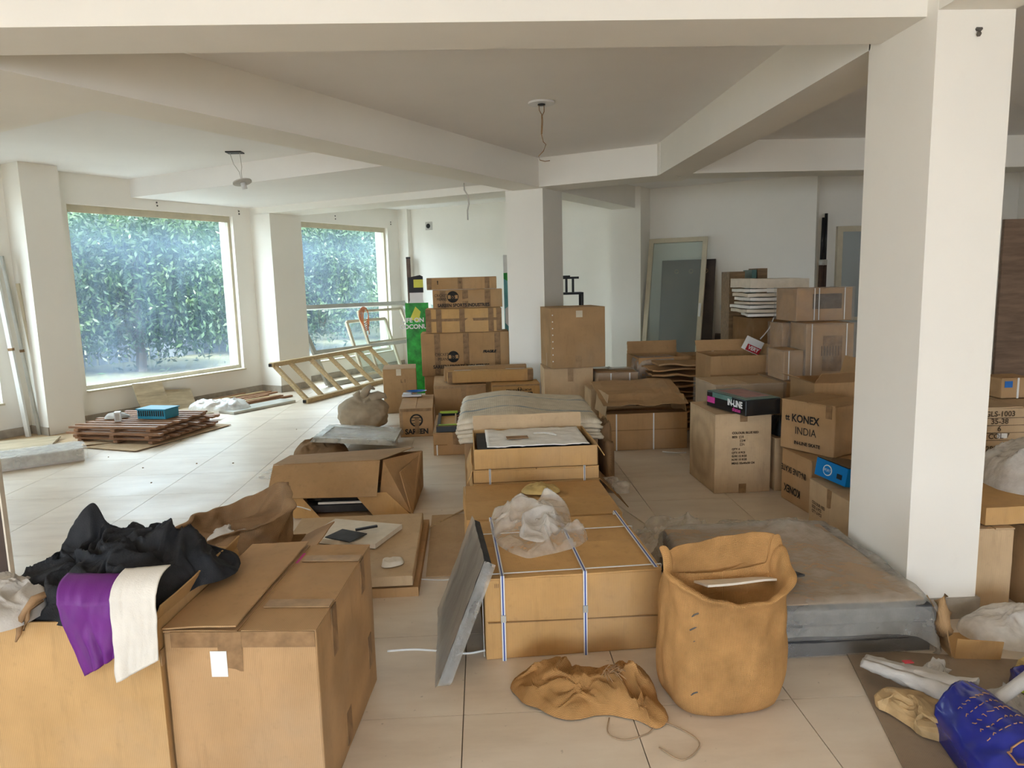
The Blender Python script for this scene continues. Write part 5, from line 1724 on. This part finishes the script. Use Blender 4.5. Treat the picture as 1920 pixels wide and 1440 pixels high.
# ------------------------------------------------------------------ leaning glass door and boards at the back wall
ang = math.degrees(math.atan2(-V.y, -V.x))
gd = thing('glass_door', 'cream-framed glass door leaning against the back wall', 'door', uv(10.78, 3.28, 0.0), 0)
gd.rotation_euler = (Matrix.Rotation(R(ang), 3, 'Z') @ Matrix.Rotation(R(-13), 3, 'X')).to_euler()
m = MB()
W_, H_ = 0.92, 2.24
for s in (-1, 1):
    m.box((s * (W_ / 2 - .035), 0, H_ / 2), (0.07, 0.045, H_))
m.box((0, 0, H_ - .035), (W_ - .14, 0.045, 0.07)).box((0, 0, 0.08), (W_ - .14, 0.045, 0.16))
m.build('door_frame', 'aluminium_cream', gd)
MB().box((0, 0, H_ / 2 + .05), (W_ - .13, 0.008, H_ - .2)).build('pane', 'glass_clear', gd)
MB().box((W_ / 2 - .04, -0.035, 1.10), (0.035, 0.03, 0.20)).build('door_handle', 'pvc_white', gd)
bd = thing('brown_board', 'dark brown board with three built-on ring reflections behind the glass door', 'board', uv(11.08, 3.13, 0), 0)
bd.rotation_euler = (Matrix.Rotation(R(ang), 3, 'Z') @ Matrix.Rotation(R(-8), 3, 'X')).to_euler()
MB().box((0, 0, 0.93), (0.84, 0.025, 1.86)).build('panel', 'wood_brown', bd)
for x in (-0.18, 0.05, 0.28):  # ring-shaped light reflections modelled as solid tan rings on the board
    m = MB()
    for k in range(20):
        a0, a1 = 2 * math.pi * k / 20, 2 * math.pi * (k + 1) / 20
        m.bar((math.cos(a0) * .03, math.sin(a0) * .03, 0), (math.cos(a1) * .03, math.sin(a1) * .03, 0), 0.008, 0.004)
    m.build('ring_reflection', 'cloth_tan', bd, loc=(x, -0.0155, 1.68), rot=FRONT)
lowb = thing('low_board', 'low dark brown board leaning on the back wall beside the glass door', 'board', uv(11.1, 2.28, 0), 0)
lowb.rotation_euler = (Matrix.Rotation(R(ang), 3, 'Z') @ Matrix.Rotation(R(-12), 3, 'X')).to_euler()
MB().box((0, 0, 0.36), (0.80, 0.02, 0.72)).build('panel', 'wood_brown', lowb)
sw = tag(bpy.data.objects.new('switch_plate', None), 'white electric switch plate on the back wall', 'switch')
COL.objects.link(sw)
sw.location = uv(11.395, 2.53, 1.10)
sw.rotation_euler = (0, 0, R(ang))
MB().box((0, -0.006, 0), (0.24, 0.012, 0.085)).build('plate', 'plastic_white', sw)
for k in range(4):
    MB().box((-0.08 + k * 0.052, -0.014, 0), (0.036, 0.006, 0.055)).build('switch', 'cloth_grey', sw)
for k in range(2):
    tp = thing('dark_pole', 'dark jointed metal pole standing in the back wall corner' if k == 0 else 'slightly taller dark pole beside the jointed pole', 'pole', (4.88 + k * 0.10, 10.33 + k * .04, 0), 0)
    tp.rotation_euler = (R(-2), R(2.0 - k), 0)
    MB().cyl((0, 0, 0), (0, 0, 1.75), 0.032, 10).build('lower_tube', 'steel_brown', tp, True)
    MB().cyl((0, 0, 1.75), (0, 0, 2.38 + .06 * k), 0.022, 10).build('upper_tube', 'steel_dark', tp, True)
    MB().cyl((0, 0, 1.70), (0, 0, 1.78), 0.036, 10).build('collar', 'aluminium_grey', tp, True)
dr = tag(bpy.data.objects.new('door_1', None), kind='structure')
COL.objects.link(dr)
dr.location = (5.72, 10.60, 0)
m = MB()
for s in (-1, 1):
    m.box((s * 0.42, 0, 1.13), (0.08, 0.06, 2.26))
m.box((0, 0, 2.22), (0.76, 0.058, 0.08)).box((0, 0, 0.9), (0.76, 0.058, 0.05))
m.build('door_frame', 'aluminium_cream', dr)
MB().box((0, 0, 1.12), (0.77, 0.01, 2.14)).build('pane', 'glass_frost', dr)

# ================================================================== left wing: boards, slats and frames by the windows
slab('card_sheet', 'large brown card sheet covering the floor beside the left column', 'card', (-4.75, 8.30), (1.5, 1.0, 0.006), 38, 0.001, 'card_pale', wav=0.002)
slab('card_sheet', 'brown card sheet spread under the slatted pallets', 'card', (-3.80, 8.00), (1.25, 1.35, 0.006), -22, 0.009, 'card_pale', wav=0.003)
slab('card_sheet', 'narrow card sheet curling at the edge of the larger sheets', 'card', (-4.25, 7.55), (0.75, 0.32, 0.006), 32, 0.018, 'card_pale', wav=0.006)
slab('pale_board', 'pale board lying on the floor behind the wrapped tile stack', 'board', (-5.0, 7.45), (1.0, 0.6, 0.02), 20, 0.026, 'wood_board')
tw = thing('wrapped_stack', 'grey ribbed bundle wrapped in film on the floor by the left column', 'bundle', (-4.32, 6.78, 0), 33)
MB().box((0, 0, 0.06), (0.92, 0.40, 0.115)).build('ribbed_core', 'cloth_grey', tw)
for k in range(22):
    MB().box((-0.44 + k * 0.04, -0.203, 0.065), (0.014, 0.006, 0.10)).build('rib', 'aluminium_grey', tw)
Pk = flat_grid(0, 0, 0.125, 0.98, 0.46, 20, 36)
for row in Pk:
    for p in row:
        p[2] += 0.014 * ridged((p[0] * 7, p[1] * 7, 2), 4) - 0.006
        if abs(p[1]) > .215: p[2] = 0.03
sheet('film_wrap', Pk, 'film_milky', tw)

def slat_panel(label, c, rot, w, d, z0, n, seed, th=0.022):
    """slatted wooden panel: two bearers with boards across"""
    e = thing('slatted_panel', label, 'pallet', (c[0], c[1], z0), rot)
    rg = random.Random(seed)
    for s in (-0.38, 0.02, 0.40):
        MB().box((w * s, 0, 0.016), (0.05, d * 0.98, 0.028)).build('bearer', 'wood_red', e)
    for k in range(n):
        y = -d / 2 + d * (k + .5) / n
        L = w * (1 + rg.uniform(-.08, .05))
        MB().box((rg.uniform(-.03, .03), y, 0.031 + th / 2), (L, d / n * 0.46, th)).build('slat', 'wood_red', e, rot=(0, 0, R(rg.uniform(-1.2, 1.2))))
    return e
slat_panel('brown slatted panel lowest of the stack on the card sheet', (-3.74, 8.02), -16, 1.12, 1.05, 0.02, 9, 1)
slat_panel('brown slatted panel middle of the stack on the card sheet', (-3.78, 8.00), -14, 1.10, 1.05, 0.078, 9, 2)
slat_panel('brown slatted panel topmost of the stack carrying a blue basket', (-3.80, 8.02), -12, 1.08, 1.02, 0.136, 9, 3)
o = MB().box((0, 0, 0), (1.6, 0.09, 0.03)).build('loose_plank', 'wood_red', loc=(-4.05, 8.72, 0.05), rot=(0, 0, R(8)))
tag(o, 'long loose brown plank behind the slatted panels', 'plank')
bk = thing('plastic_basket', 'small blue plastic basket lying on the topmost slatted panel', 'basket', (-3.62, 8.02, 0.195), -14)
m = MB()
for s in (-1, 1):
    m.box((0, s * .11, 0.05), (0.34, 0.008, 0.10)).box((s * .17, 0, 0.05), (0.008, 0.22, 0.10))
m.box((0, 0, 0.006), (0.34, 0.22, 0.01))
m.build('walls', 'plastic_cyan', bk)
for k in range(12):
    MB().box((-0.15 + k * 0.027, -0.1155, 0.06), (0.012, 0.004, 0.06)).build('slot', 'box_black', bk)
MB().box((0, 0, 0.104), (0.37, 0.25, 0.012)).build('rim', 'plastic_cyan', bk)
pc = thing('white_bracket', 'white plastic bracket lying beside the blue basket', 'bracket', (-3.98, 7.86, 0.195), 20)
MB().box((0, 0, 0.05), (0.06, 0.10, 0.10)).build('upright', 'plastic_white', pc)
MB().box((0, -0.052, 0.05), (0.04, 0.006, 0.07)).build('slot', 'cloth_grey', pc)
tag(heap('crumpled_rag', 'cloth_grey', [(-4.22, 7.95), (-4.0, 7.98), (-3.95, 8.15), (-4.2, 8.2)], 0.195, 0.07, freq=10, seed=15, nr=12, na=40), 'crumpled pale rag on the topmost slatted panel', 'cloth')

def lean_board(label, u0, w, h, mat, deg, dv=0.0):
    e = slab('ply_board', label, 'board', (0, 0), (w, 0.018, h), 0, 0, mat)
    e.location = uv(u0, 8.70 - h * math.sin(R(deg)) - dv, 0.002)
    a2 = math.atan2(U.y, U.x)
    e.rotation_euler = (Matrix.Rotation(a2, 3, 'Z') @ Matrix.Rotation(R(-deg), 3, 'X')).to_euler()
    return e
lean_board('larger pale plywood board leaning under the first window sill', 5.72, 0.40, 0.46, 'wood_board', 30, 0.06).rotation_euler.rotate_axis('Y', R(4))
lean_board('smaller pale plywood board leaning beside the larger one', 6.15, 0.42, 0.30, 'wood_board', 34, 0.02).rotation_euler.rotate_axis('Y', R(7))

rg = random.Random(8)
for k in range(14):
    L = rg.uniform(0.75, 1.25)
    o = MB().box((0, 0, 0.012), (L, rg.uniform(.03, .06), 0.022)).build('wood_strip', 'wood_red' if k % 4 else 'wood_pine')
    p = uv(6.85 + rg.uniform(-.15, .15), 8.58 - (k % 7) * 0.115 + rg.uniform(-.02, .02), 0.004 + (k // 7) * 0.028)
    o.location = p
    o.rotation_euler = (0, 0, math.atan2(U.y, U.x) + R(rg.uniform(-4, 4)))
    tag(o, 'thin loose wooden strip in the low heap under the first window', 'strip', 'loose wooden strips under the window')
o = MB().box((0, 0, 0.02), (1.0, 0.30, 0.03)).build('grey_plank', 'aluminium_grey', loc=uv(6.62, 7.60, 0.0), rot=(0, 0, math.atan2(U.y, U.x) - .05))
tag(o, 'grey plank lying at the near edge of the strip heap', 'plank')
slab('pale_sheet', 'pale card sheet lying between the strip heap and the slatted panels', 'card', (-4.05, 9.25), (0.9, 0.7, 0.006), 40, 0.002, 'wood_board')
tag(heap('plastic_film_heap', 'film_white', [(-3.95, 9.55), (-3.72, 9.25), (-3.35, 9.22), (-3.05, 9.32), (-3.1, 9.6), (-3.5, 9.82), (-3.85, 9.8)], 0.03, 0.16, freq=5, amp=0.6, seed=18, nr=26, na=90, jit=.04), 'white crumpled film heap beside the loose wooden strips', 'film')

# white poles and channels leaning in the corner of the left column
for k, (x, y, h, r_, ty, lab, mt) in enumerate(((-5.10, 8.10, 2.05, 0.022, -3.5, 'white plastic pole with a wire hook leaning by the left column', 'pvc_white'), (-5.02, 8.18, 2.0, 0.016, -4.5, 'thin dark-edged channel leaning behind the white pole', 'aluminium_grey'), (-4.97, 8.25, 1.7, 0.016, -4.0, 'slim cream channel leaning by the left column', 'aluminium_cream'), (-4.92, 8.30, 1.15, 0.02, -5.0, 'short cream channel leaning by the left column', 'aluminium_cream'))):
    e = thing('leaning_pole', lab, 'pole', (x, y, 0.004), 0)
    e.rotation_euler = (R(1), R(ty), 0)
    MB().box((0, 0, h / 2), (r_ * 2, r_ * 1.6, h)).build('shaft', mt, e)
    MB().box((0, 0, h * 0.48), (r_ * 2.2, r_ * 1.9, 0.03)).build('joint', 'tape_brown', e)
    if k == 0:
        MB().tube([(0, 0, h - .02), (-.01, 0, h + .10), (.005, 0, h + .22), (.03, 0, h + .27), (.045, 0, h + .2), (.05, 0, h + .02), (.055, 0, h - .1)], 0.008, 6).build('wire_hook', 'steel_dark', e)
crn = MB()

# pine lattice frame propped on its edge
def P3(a, b): return Vector(a).lerp(Vector(b), 0.5)
lat = thing('lattice_frame', 'pine ladder-like window lattice lying tilted on its side', 'frame', (0, 0, 0))
nb, fb = Vector((-2.44, 9.80, 0.035)), Vector((-1.42, 12.15, 0.035))
nt, ft = Vector((-2.93, 10.02, 0.52)), Vector((-1.92, 12.35, 0.52))
m = MB().bar(nb, fb, 0.075, 0.06)
m.build('bottom_rail', 'wood_pine', lat)
MB().bar(nt, ft, 0.075, 0.06).build('top_rail', 'wood_pine', lat)
for k, s in enumerate((0.02, 0.155, 0.34, 0.52, 0.68, 0.84, 0.985)):
    MB().bar(nb.lerp(fb, s), nt.lerp(ft, s), 0.055, 0.045, up=(fb - nb)).build('rung', 'wood_pine', lat)
for p in (nb, nt):
    MB().box((p.x - .01, p.y - .02, p.z), (0.04, 0.02, 0.04)).build('rail_socket', 'steel_dark', lat, rot=(0, 0, 0))

def bar_frame(name, label, corners, w, h, mat, glass=None, mids=()):
    """four-sided frame from corner points with optional pane and cross bars"""
    e = thing(name, label, 'frame', (0, 0, 0))
    c = [Vector(p) for p in corners]
    nrm = (c[1] - c[0]).cross(c[3] - c[0]).normalized()
    for a, b in zip(c, c[1:] + c[:1]):
        MB().bar(a, b, w, h, up=nrm).build('rail', mat, e)
    for s in mids:
        MB().bar(c[0].lerp(c[3], s), c[1].lerp(c[2], s), w * .8, h * .8, up=nrm).build('cross_bar', mat, e)
    if glass:
        plate(e, 'pane', c, 0.006, glass)
    return e
bl_, br_ = uv(8.42, 8.05, 0.03), uv(10.75, 7.95, 0.03)
bar_frame('window_frame_unit', 'large pale grey aluminium frame leaning before the second window', [bl_, br_, uv(11.0, 8.45, 1.22), uv(8.38, 8.62, 1.24)], 0.07, 0.05, 'aluminium_grey', None, (0.42,))
bar_frame('window_frame_unit', 'glazed aluminium sash leaning behind the large frame', [uv(9.55, 8.30, 0.03), uv(10.55, 8.25, 0.03), uv(10.55, 8.58, 0.95), uv(9.55, 8.62, 0.95)], 0.05, 0.04, 'aluminium_cream', 'glass_clear')
bar_frame('window_frame_unit', 'narrow aluminium sash propped inside the large frame', [uv(9.75, 8.12, 0.03), uv(10.9, 8.05, 0.03), uv(10.9, 8.48, 1.12), uv(9.75, 8.52, 1.12)], 0.04, 0.04, 'aluminium_cream', None, (0.5,))
plate_e = thing('glass_sheet', 'greenish glass sheet leaning by the corner pilaster', 'glass', (0, 0, 0))
plate(plate_e, 'sheet', (uv(10.95, 7.55, 0.01), uv(11.05, 7.0, 0.01), uv(11.25, 7.45, 1.02), uv(11.22, 8.0, 1.18)), 0.008, 'glass_green')
pt = thing('timber_post', 'slim reddish-brown post leaning in the wall corner by the second window', 'post', uv(11.14, 8.42, 0.0), 0)
pt.rotation_euler = (R(-3), R(-0.5), 0)
MB().box((0, 0, 1.03), (0.075, 0.05, 2.06)).build('shaft', 'steel_brown', pt)
MB().box((0, 0, 2.07), (0.080, 0.055, 0.03)).build('end_cap', 'steel_dark', pt)
cb = thing('cable_coil', 'orange cable coil hung over the large aluminium frame', 'cable', uv(9.72, 8.35, 0.98))
rg = random.Random(4)
for k in range(5):
    pts = []
    for i in range(25):
        a = 2 * math.pi * i / 24
        pts.append(U * (math.cos(a) * (0.075 + .012 * k) + rg.uniform(-.002, .002)) + V * (-0.03 + k * 0.012) + Vector((0, 0, math.sin(a) * (0.19 - .012 * k) + 0.02 * k)))
    MB().tube(pts, 0.008, 6).build('loop', 'orange_cable', cb, True)
MB().tube([(0.05, -.02, -.12), (0.07, -.02, -.22), (0.03, -.02, -.30)], 0.008, 6).build('plug_tail', 'orange_cable', cb)
# low crumbs and dirt patches on the pale floor
tag(heap('torn_film', 'film_milky', [(-1.98, 5.95), (-1.72, 5.9), (-1.55, 6.25), (-1.62, 6.75), (-1.78, 6.7), (-1.9, 6.3)], 0.001, 0.012, freq=12, amp=.8, seed=77, nr=12, na=60, jit=.02), 'thin torn film lying flat on the floor beside the slumped carton', 'film')
rg = random.Random(21)
for k in range(48):
    x, y = rg.uniform(-4.0, 1.4), rg.uniform(2.0, 8.5)
    if x < -0.62 * y + .2: continue
    m = MB().disc((0, 0, 0), rg.uniform(.004, .010), rg.uniform(.003, .007), 5)
    o = m.build('floor_crumb', 'card_dark', loc=(x, y, 0.0), rot=(0, 0, rg.uniform(0, 3)))
    o.scale = (1, rg.uniform(.5, 1.6), 1)
    tag(o, 'tiny dark crumb of debris on the dusty floor tiles', 'debris', 'crumbs scattered on the floor')

# ceiling and wall fittings
cr = thing('ceiling_rose', 'white ceiling rose with a dangling bare wire', 'light fitting', (0.52, 5.92, 2.98))
MB().disc((0, 0, -0.014), 0.105, 0.014, 32).build('plate', 'plastic_white', cr)
MB().disc((0, 0, -0.022), 0.03, 0.01, 16).build('wire_hole', 'rubber_black', cr)
MB().tube([(-.02, 0, -.015), (-.018, 0, -.06), (0, 0, -.09), (.0, 0, -.14), (-.005, 0, -.24), (.01, 0, -.30), (.03, 0, -.32), (.01, 0, -.37), (-.03, 0, -.41), (-.02, 0, -.44), (.02, 0, -.45), (.06, 0, -.445)], 0.0035, 5).build('wire', 'card_dark', cr)
MB().tube([(.02, 0, -.015), (.02, 0, -.07), (.005, 0, -.10), (.008, 0, -.14), (.0, 0, -.24)], 0.0035, 5).build('wire', 'card_dark', cr)
lh = thing('lamp_holder', 'lamp holder disc dangling on two wires from an open ceiling box', 'light fitting', (-2.497, 7.813, 2.98))
MB().box((0, 0, -0.006), (0.16, 0.12, 0.012)).build('ceiling_box', 'steel_dark', lh)
MB().tube([(-.05, 0, -.01), (-.02, 0, -.12), (.03, 0, -.2), (.05, 0, -.30)], 0.0035, 5).build('wire', 'cloth_grey', lh)
MB().tube([(.05, 0, -.01), (.06, 0, -.15), (.05, 0, -.2), (.055, 0, -.30)], 0.0035, 5).build('wire', 'cloth_grey', lh)
MB().disc((0, 0, 0), 0.095, 0.012, 28).build('disc', 'cloth_grey', lh, loc=(0.055, 0, -0.31), rot=(R(-10), R(-14), 0))
MB().cyl((0.06, 0, -.31), (0.075, 0, -.375), 0.028, 14).build('socket', 'plastic_white', lh, True)
hw = thing('hanging_wire', 'short grey cable hanging from the dropped ceiling near the centre column', 'cable', (-0.163, 8.77, 2.65))
MB().tube([(0, 0, 0.10), (0, 0, 0.02), (.04, 0, -.05), (.05, 0, -.14), (.03, 0, -.22), (.03, 0, -.33)], 0.010, 6).build('cable', 'cloth_grey', hw, True)
vt = tag(bpy.data.objects.new('vent_hole', None), 'round pipe hole with a square collar high on the back wall', 'vent')
COL.objects.link(vt)
vt.location = uv(11.395, 8.10, 2.65)
vt.rotation_euler = (0, 0, R(ang))
MB().box((0, -0.004, 0), (0.15, 0.008, 0.15)).build('collar', 'cloth_grey', vt)
MB().disc((0, 0, 0), 0.045, 0.003, 20).build('hole', 'rubber_black', vt, loc=(-.01, -0.0085, 0), rot=FRONT)

# ================================================================== right of the pillar
rp = Carton('tan carton standing against the right side of the near pillar', (2.375, 3.42), (0.18, 0.60, 0.40), -4, mat='card_pale')
rq = Carton('dented tan carton beside the carton at the pillar', (2.665, 3.40), (0.30, 0.55, 0.388), 2, mat='card_tan')
rr_ = Carton('low brown carton behind the two cartons at the pillar', (2.655, 4.10), (0.52, 0.60, 0.42), 0, mat='card_brown')
slab('card_sheet', 'brown folded card sheet lying on the cartons at the pillar', 'card', (2.56, 3.42), (0.50, 0.52, 0.085), 3, 0.408, 'card_gold', wav=0.003)
rt = Carton('grey-brown carton printed with size marks behind the pillar', (3.20, 4.30), (0.55, 0.45, 0.32), -2, 0.46, 'card_pale')
ru = Carton('brown base carton under the size-marked carton', (3.22, 4.32), (0.55, 0.45, 0.455), 0, mat='card_brown')
for k, (s, z) in enumerate((('GLS-1003', 0.28), ('35-38', 0.235), ('6', 0.19), ('COL 7', 0.145), ('7288 COL', 0.07))):
    rt.text('F', s, -0.14, z, 0.045, 'ink_faded', bold=0.001)
    rt.band('F', z - 0.024, -0.25, 0.1, 0.003, 'ink_faded', 'rule_line')
rt.label('F', -0.12, 0.148, 0.06, 0.03)
rs = Carton('small tan carton with a white string on the size-marked carton', (3.34, 4.42), (0.20, 0.18, 0.13), 0, 0.785, 'card_tan')
rs.tape('F', 0.0, 0, 0.13, 0.012, 'strap_white', 'string', off=0.008)
rs.label('F', -0.06, 0.09, 0.05, 0.04, 'plastic_blue')
tag(heap('plastic_sack', 'film_white', [(2.52, 3.40), (2.62, 3.22), (2.85, 3.2), (3.0, 3.45), (2.92, 3.72), (2.62, 3.7)], 0.50, 0.26, freq=5, amp=.4, seed=33, nr=30, na=90, jit=.03), 'bulging white plastic sack on the cartons at the pillar', 'bag')
pa = thing('plywood_partition', 'stained brown plywood partition standing behind the pillar', 'partition', (5.1, 6.0, 0), 0)
for k in range(3):
    MB().box((-0.47 + k * 0.50, 0, 1.0), (0.495, 0.03, 2.0)).build('panel', 'partition_ply', pa)
pa.location.x = 5.12

# rubbish on the floor by the pillar
slab('card_mat', 'brown card mat on the floor under the paper rubbish', 'card', (1.80, 2.36), (0.80, 0.78, 0.005), -14, 0.001, 'card_grey', wav=0.002)
tag(heap('paper_bag', 'paper_kraft', [(1.40, 2.42), (1.44, 2.30), (1.50, 2.18), (1.58, 2.15), (1.66, 2.20), (1.62, 2.36), (1.52, 2.46)], 0.008, 0.085, freq=9, amp=.6, seed=61, nr=13, na=44, jit=.05, warp=.9, facet=True), 'crumpled brown paper bag lying on the card mat', 'bag')
tag(heap('paper_scrap', 'paper_kraft', [(1.18, 1.98), (1.25, 2.03), (1.42, 2.01), (1.52, 1.92), (1.40, 1.8), (1.2, 1.82)], 0.002, 0.05, freq=12, amp=.7, seed=62, nr=11, na=40, jit=.05, warp=.9, facet=True), 'crumpled brown wrapping paper on the bare tiles', 'paper')
e = thing('newspaper_roll', 'loosely rolled newspaper in plastic lying on the card mat', 'paper', (0, 0, 0))
P = np.zeros((26, 28, 3))
a_, b_ = Vector((1.47, 2.60, 0.075)), Vector((1.69, 2.30, 0.10))
dd = (b_ - a_).normalized()
sd, up_ = dd.cross(Vector((0, 0, 1))).normalized(), Vector((0, 0, 1))
for j in range(26):
    for i in range(28):
        th = 2 * math.pi * i / 27 * 1.15
        r = (0.032 + 0.045 * (j / 25) ** 1.5) * (1 + .30 * fbm((j * .25, math.cos(th) * 2, math.sin(th) * 2), 3)) + 0.006 * i / 27
        P[j, i] = a_.lerp(b_, j / 25) + sd * math.cos(th) * r + up_ * math.sin(th) * r * .65
P[..., 2] = np.maximum(P[..., 2], 0.012)
sheet('paper_tube', P, 'cloth_grey', e, thick=0.002)
MB().box((1.565, 2.475, 0.137), (0.035, 0.02, 0.003)).build('red_print', 'plastic_red', e, rot=None)
tag(heap('grey_paper', 'film_white', [(1.60, 2.48), (1.68, 2.43), (1.80, 2.50), (1.78, 2.62), (1.66, 2.62)], 0.008, 0.10, freq=9, amp=.7, seed=65, nr=10, na=34, jit=.05, facet=True), 'grey crumpled paper beside the newspaper roll', 'paper')
tag(heap('white_paper_bag', 'film_white', [(1.66, 2.22), (1.76, 2.20), (1.90, 2.27), (1.96, 2.38), (1.86, 2.45), (1.72, 2.36)], 0.008, 0.13, freq=6, amp=.6, seed=66, nr=10, na=36, jit=.05, facet=True), 'creased white paper bag behind the blue bag', 'bag')
bb = thing('blue_bag', 'glossy royal blue bag with gold lettering lying on its side', 'bag', (0, 0, 0))
bbox = [Vector((1.56, 2.20, 0)), Vector((1.42, 1.85, 0)), Vector((1.66, 1.66, 0)), Vector((1.86, 2.02, 0))]
nU, nV = 30, 40
P = np.zeros((nV + 1, nU + 1, 3))
tl_, tr_ = Vector((1.52, 2.24, 0.10)), Vector((1.68, 2.28, 0.16))
bl2, br2 = Vector((1.44, 1.80, 0.08)), Vector((1.86, 1.84, 0.09))
for j in range(nV + 1):
    for i in range(nU + 1):
        s, t = i / nU, j / nV
        p = tl_.lerp(tr_, s).lerp(bl2.lerp(br2, s), t)
        bulge = math.sin(math.pi * s) * 0.07 * (0.6 + .4 * math.sin(math.pi * min(1, t * 1.1)))
        p.z += bulge + 0.016 * ridged((s * 4, t * 4, 3), 4) - 0.01
        if s in (0, 1): p.z = 0.012
        P[j, i] = p
bag_body = sheet('bag_front', P, 'bag_blue', bb, thick=0.004)
def on_bag(s, t, off=0.006):
    i, j = min(nU, int(s * nU)), min(nV, int(t * nV))
    return Vector(P[j, i]) + Vector((-0.1, -0.25, 1)).normalized() * off
rg = random.Random(2)
for k in range(5):
    t0 = 0.22 + k * 0.085
    for q_ in range(7):
        s0 = 0.20 + q_ * 0.075
        p0, p1 = on_bag(s0, t0), on_bag(s0 + .05, t0 + .012)
        MB().tube([p0, p0.lerp(p1, .5) + Vector((rg.uniform(-.004, .004), rg.uniform(-.006, .006), .002)), p1], 0.0016, 4).build('gold_lettering', 'gold_print', bb)
for (s0, t0, rad) in ((0.42, 0.78, 0.05), (0.52, 0.86, 0.035)):
    pts = []
    for k in range(26):
        a = k / 25 * 5.2
        pts.append(on_bag(max(0.05, min(.95, s0 + math.cos(a) * rad * 3)), max(.02, min(.98, t0 + math.sin(a) * rad * 2)), 0.007))
    MB().tube(pts, 0.003, 5).build('gold_flourish', 'gold_print', bb)
slab('cream_board', 'cream board lying behind the blue bag', 'board', (1.98, 2.05), (0.42, 0.26, 0.02), -12, 0.10, 'foam_cream', euler=(10, -4, 28))
tag(MB().tube([(1.72, 2.23, 0.11), (2.1, 2.42, 0.17)], 0.022, 10).build('card_tube', 'cloth_grey', smooth=True), 'long pale rolled tube lying on the cream board', 'tube')
tag(heap('plastic_bag', 'film_white', [(2.02, 2.82), (2.10, 2.70), (2.3, 2.66), (2.48, 2.75), (2.45, 2.95), (2.2, 3.0), (2.06, 2.94)], 0.03, 0.13, freq=5, amp=.4, seed=34, nr=26, na=90, jit=.02), 'rumpled white plastic bag at the foot of the pillar', 'bag')
tag(heap('paper_scrap', 'paper_yellow', [(2.02, 2.58), (2.10, 2.46), (2.3, 2.48), (2.36, 2.6), (2.2, 2.66)], 0.008, 0.10, freq=8, amp=.6, seed=35, nr=11, na=40, jit=.05, facet=True), 'crumpled yellow-brown paper in front of the white plastic bag', 'paper')
tag(heap('blue_scrap', 'bag_blue', [(1.96, 2.46), (2.05, 2.40), (2.18, 2.44), (2.14, 2.54), (2.0, 2.54)], 0.008, 0.08, freq=8, amp=.6, seed=36, nr=16, na=50, jit=.03), 'dark blue crumpled scrap below the yellow-brown paper', 'scrap')
tag(heap('lime_tag', 'plastic_lime', [(1.95, 2.40), (2.02, 2.38), (2.04, 2.43), (1.97, 2.45)], 0.03, 0.03, freq=8, seed=37, nr=8, na=24), 'small lime green tag on the rubbish', 'tag')
kb = thing('kraft_box_flap', 'torn open kraft box on the floor against the pillar foot', 'carton', (1.97, 2.80, 0), -8)
plate(kb, 'base_panel', (Vector((-0.05, -0.10, 0.004)), Vector((0.13, -0.10, 0.004)), Vector((0.13, 0.12, 0.004)), Vector((-0.05, 0.12, 0.004))), 0.004, 'card_gold')
plate(kb, 'front_panel', (Vector((-0.05, -0.10, 0.006)), Vector((0.13, -0.10, 0.006)), Vector((0.13, -0.115, 0.09)), Vector((-0.05, -0.115, 0.10))), 0.004, 'card_gold')
plate(kb, 'side_panel', (Vector((-0.055, 0.12, 0.006)), Vector((-0.055, -0.10, 0.006)), Vector((-0.075, -0.08, 0.13)), Vector((-0.075, 0.10, 0.19))), 0.004, 'card_tan')
MB().tube([(-0.07, -0.05, 0.10), (-0.085, -0.06, 0.14), (-0.07, -0.045, 0.18), (-0.085, -0.03, 0.22), (-0.06, -0.03, 0.25)], [0.035, 0.03, 0.026, 0.022, 0.01], 10).build('curled_flap', 'card_tan', kb, True)
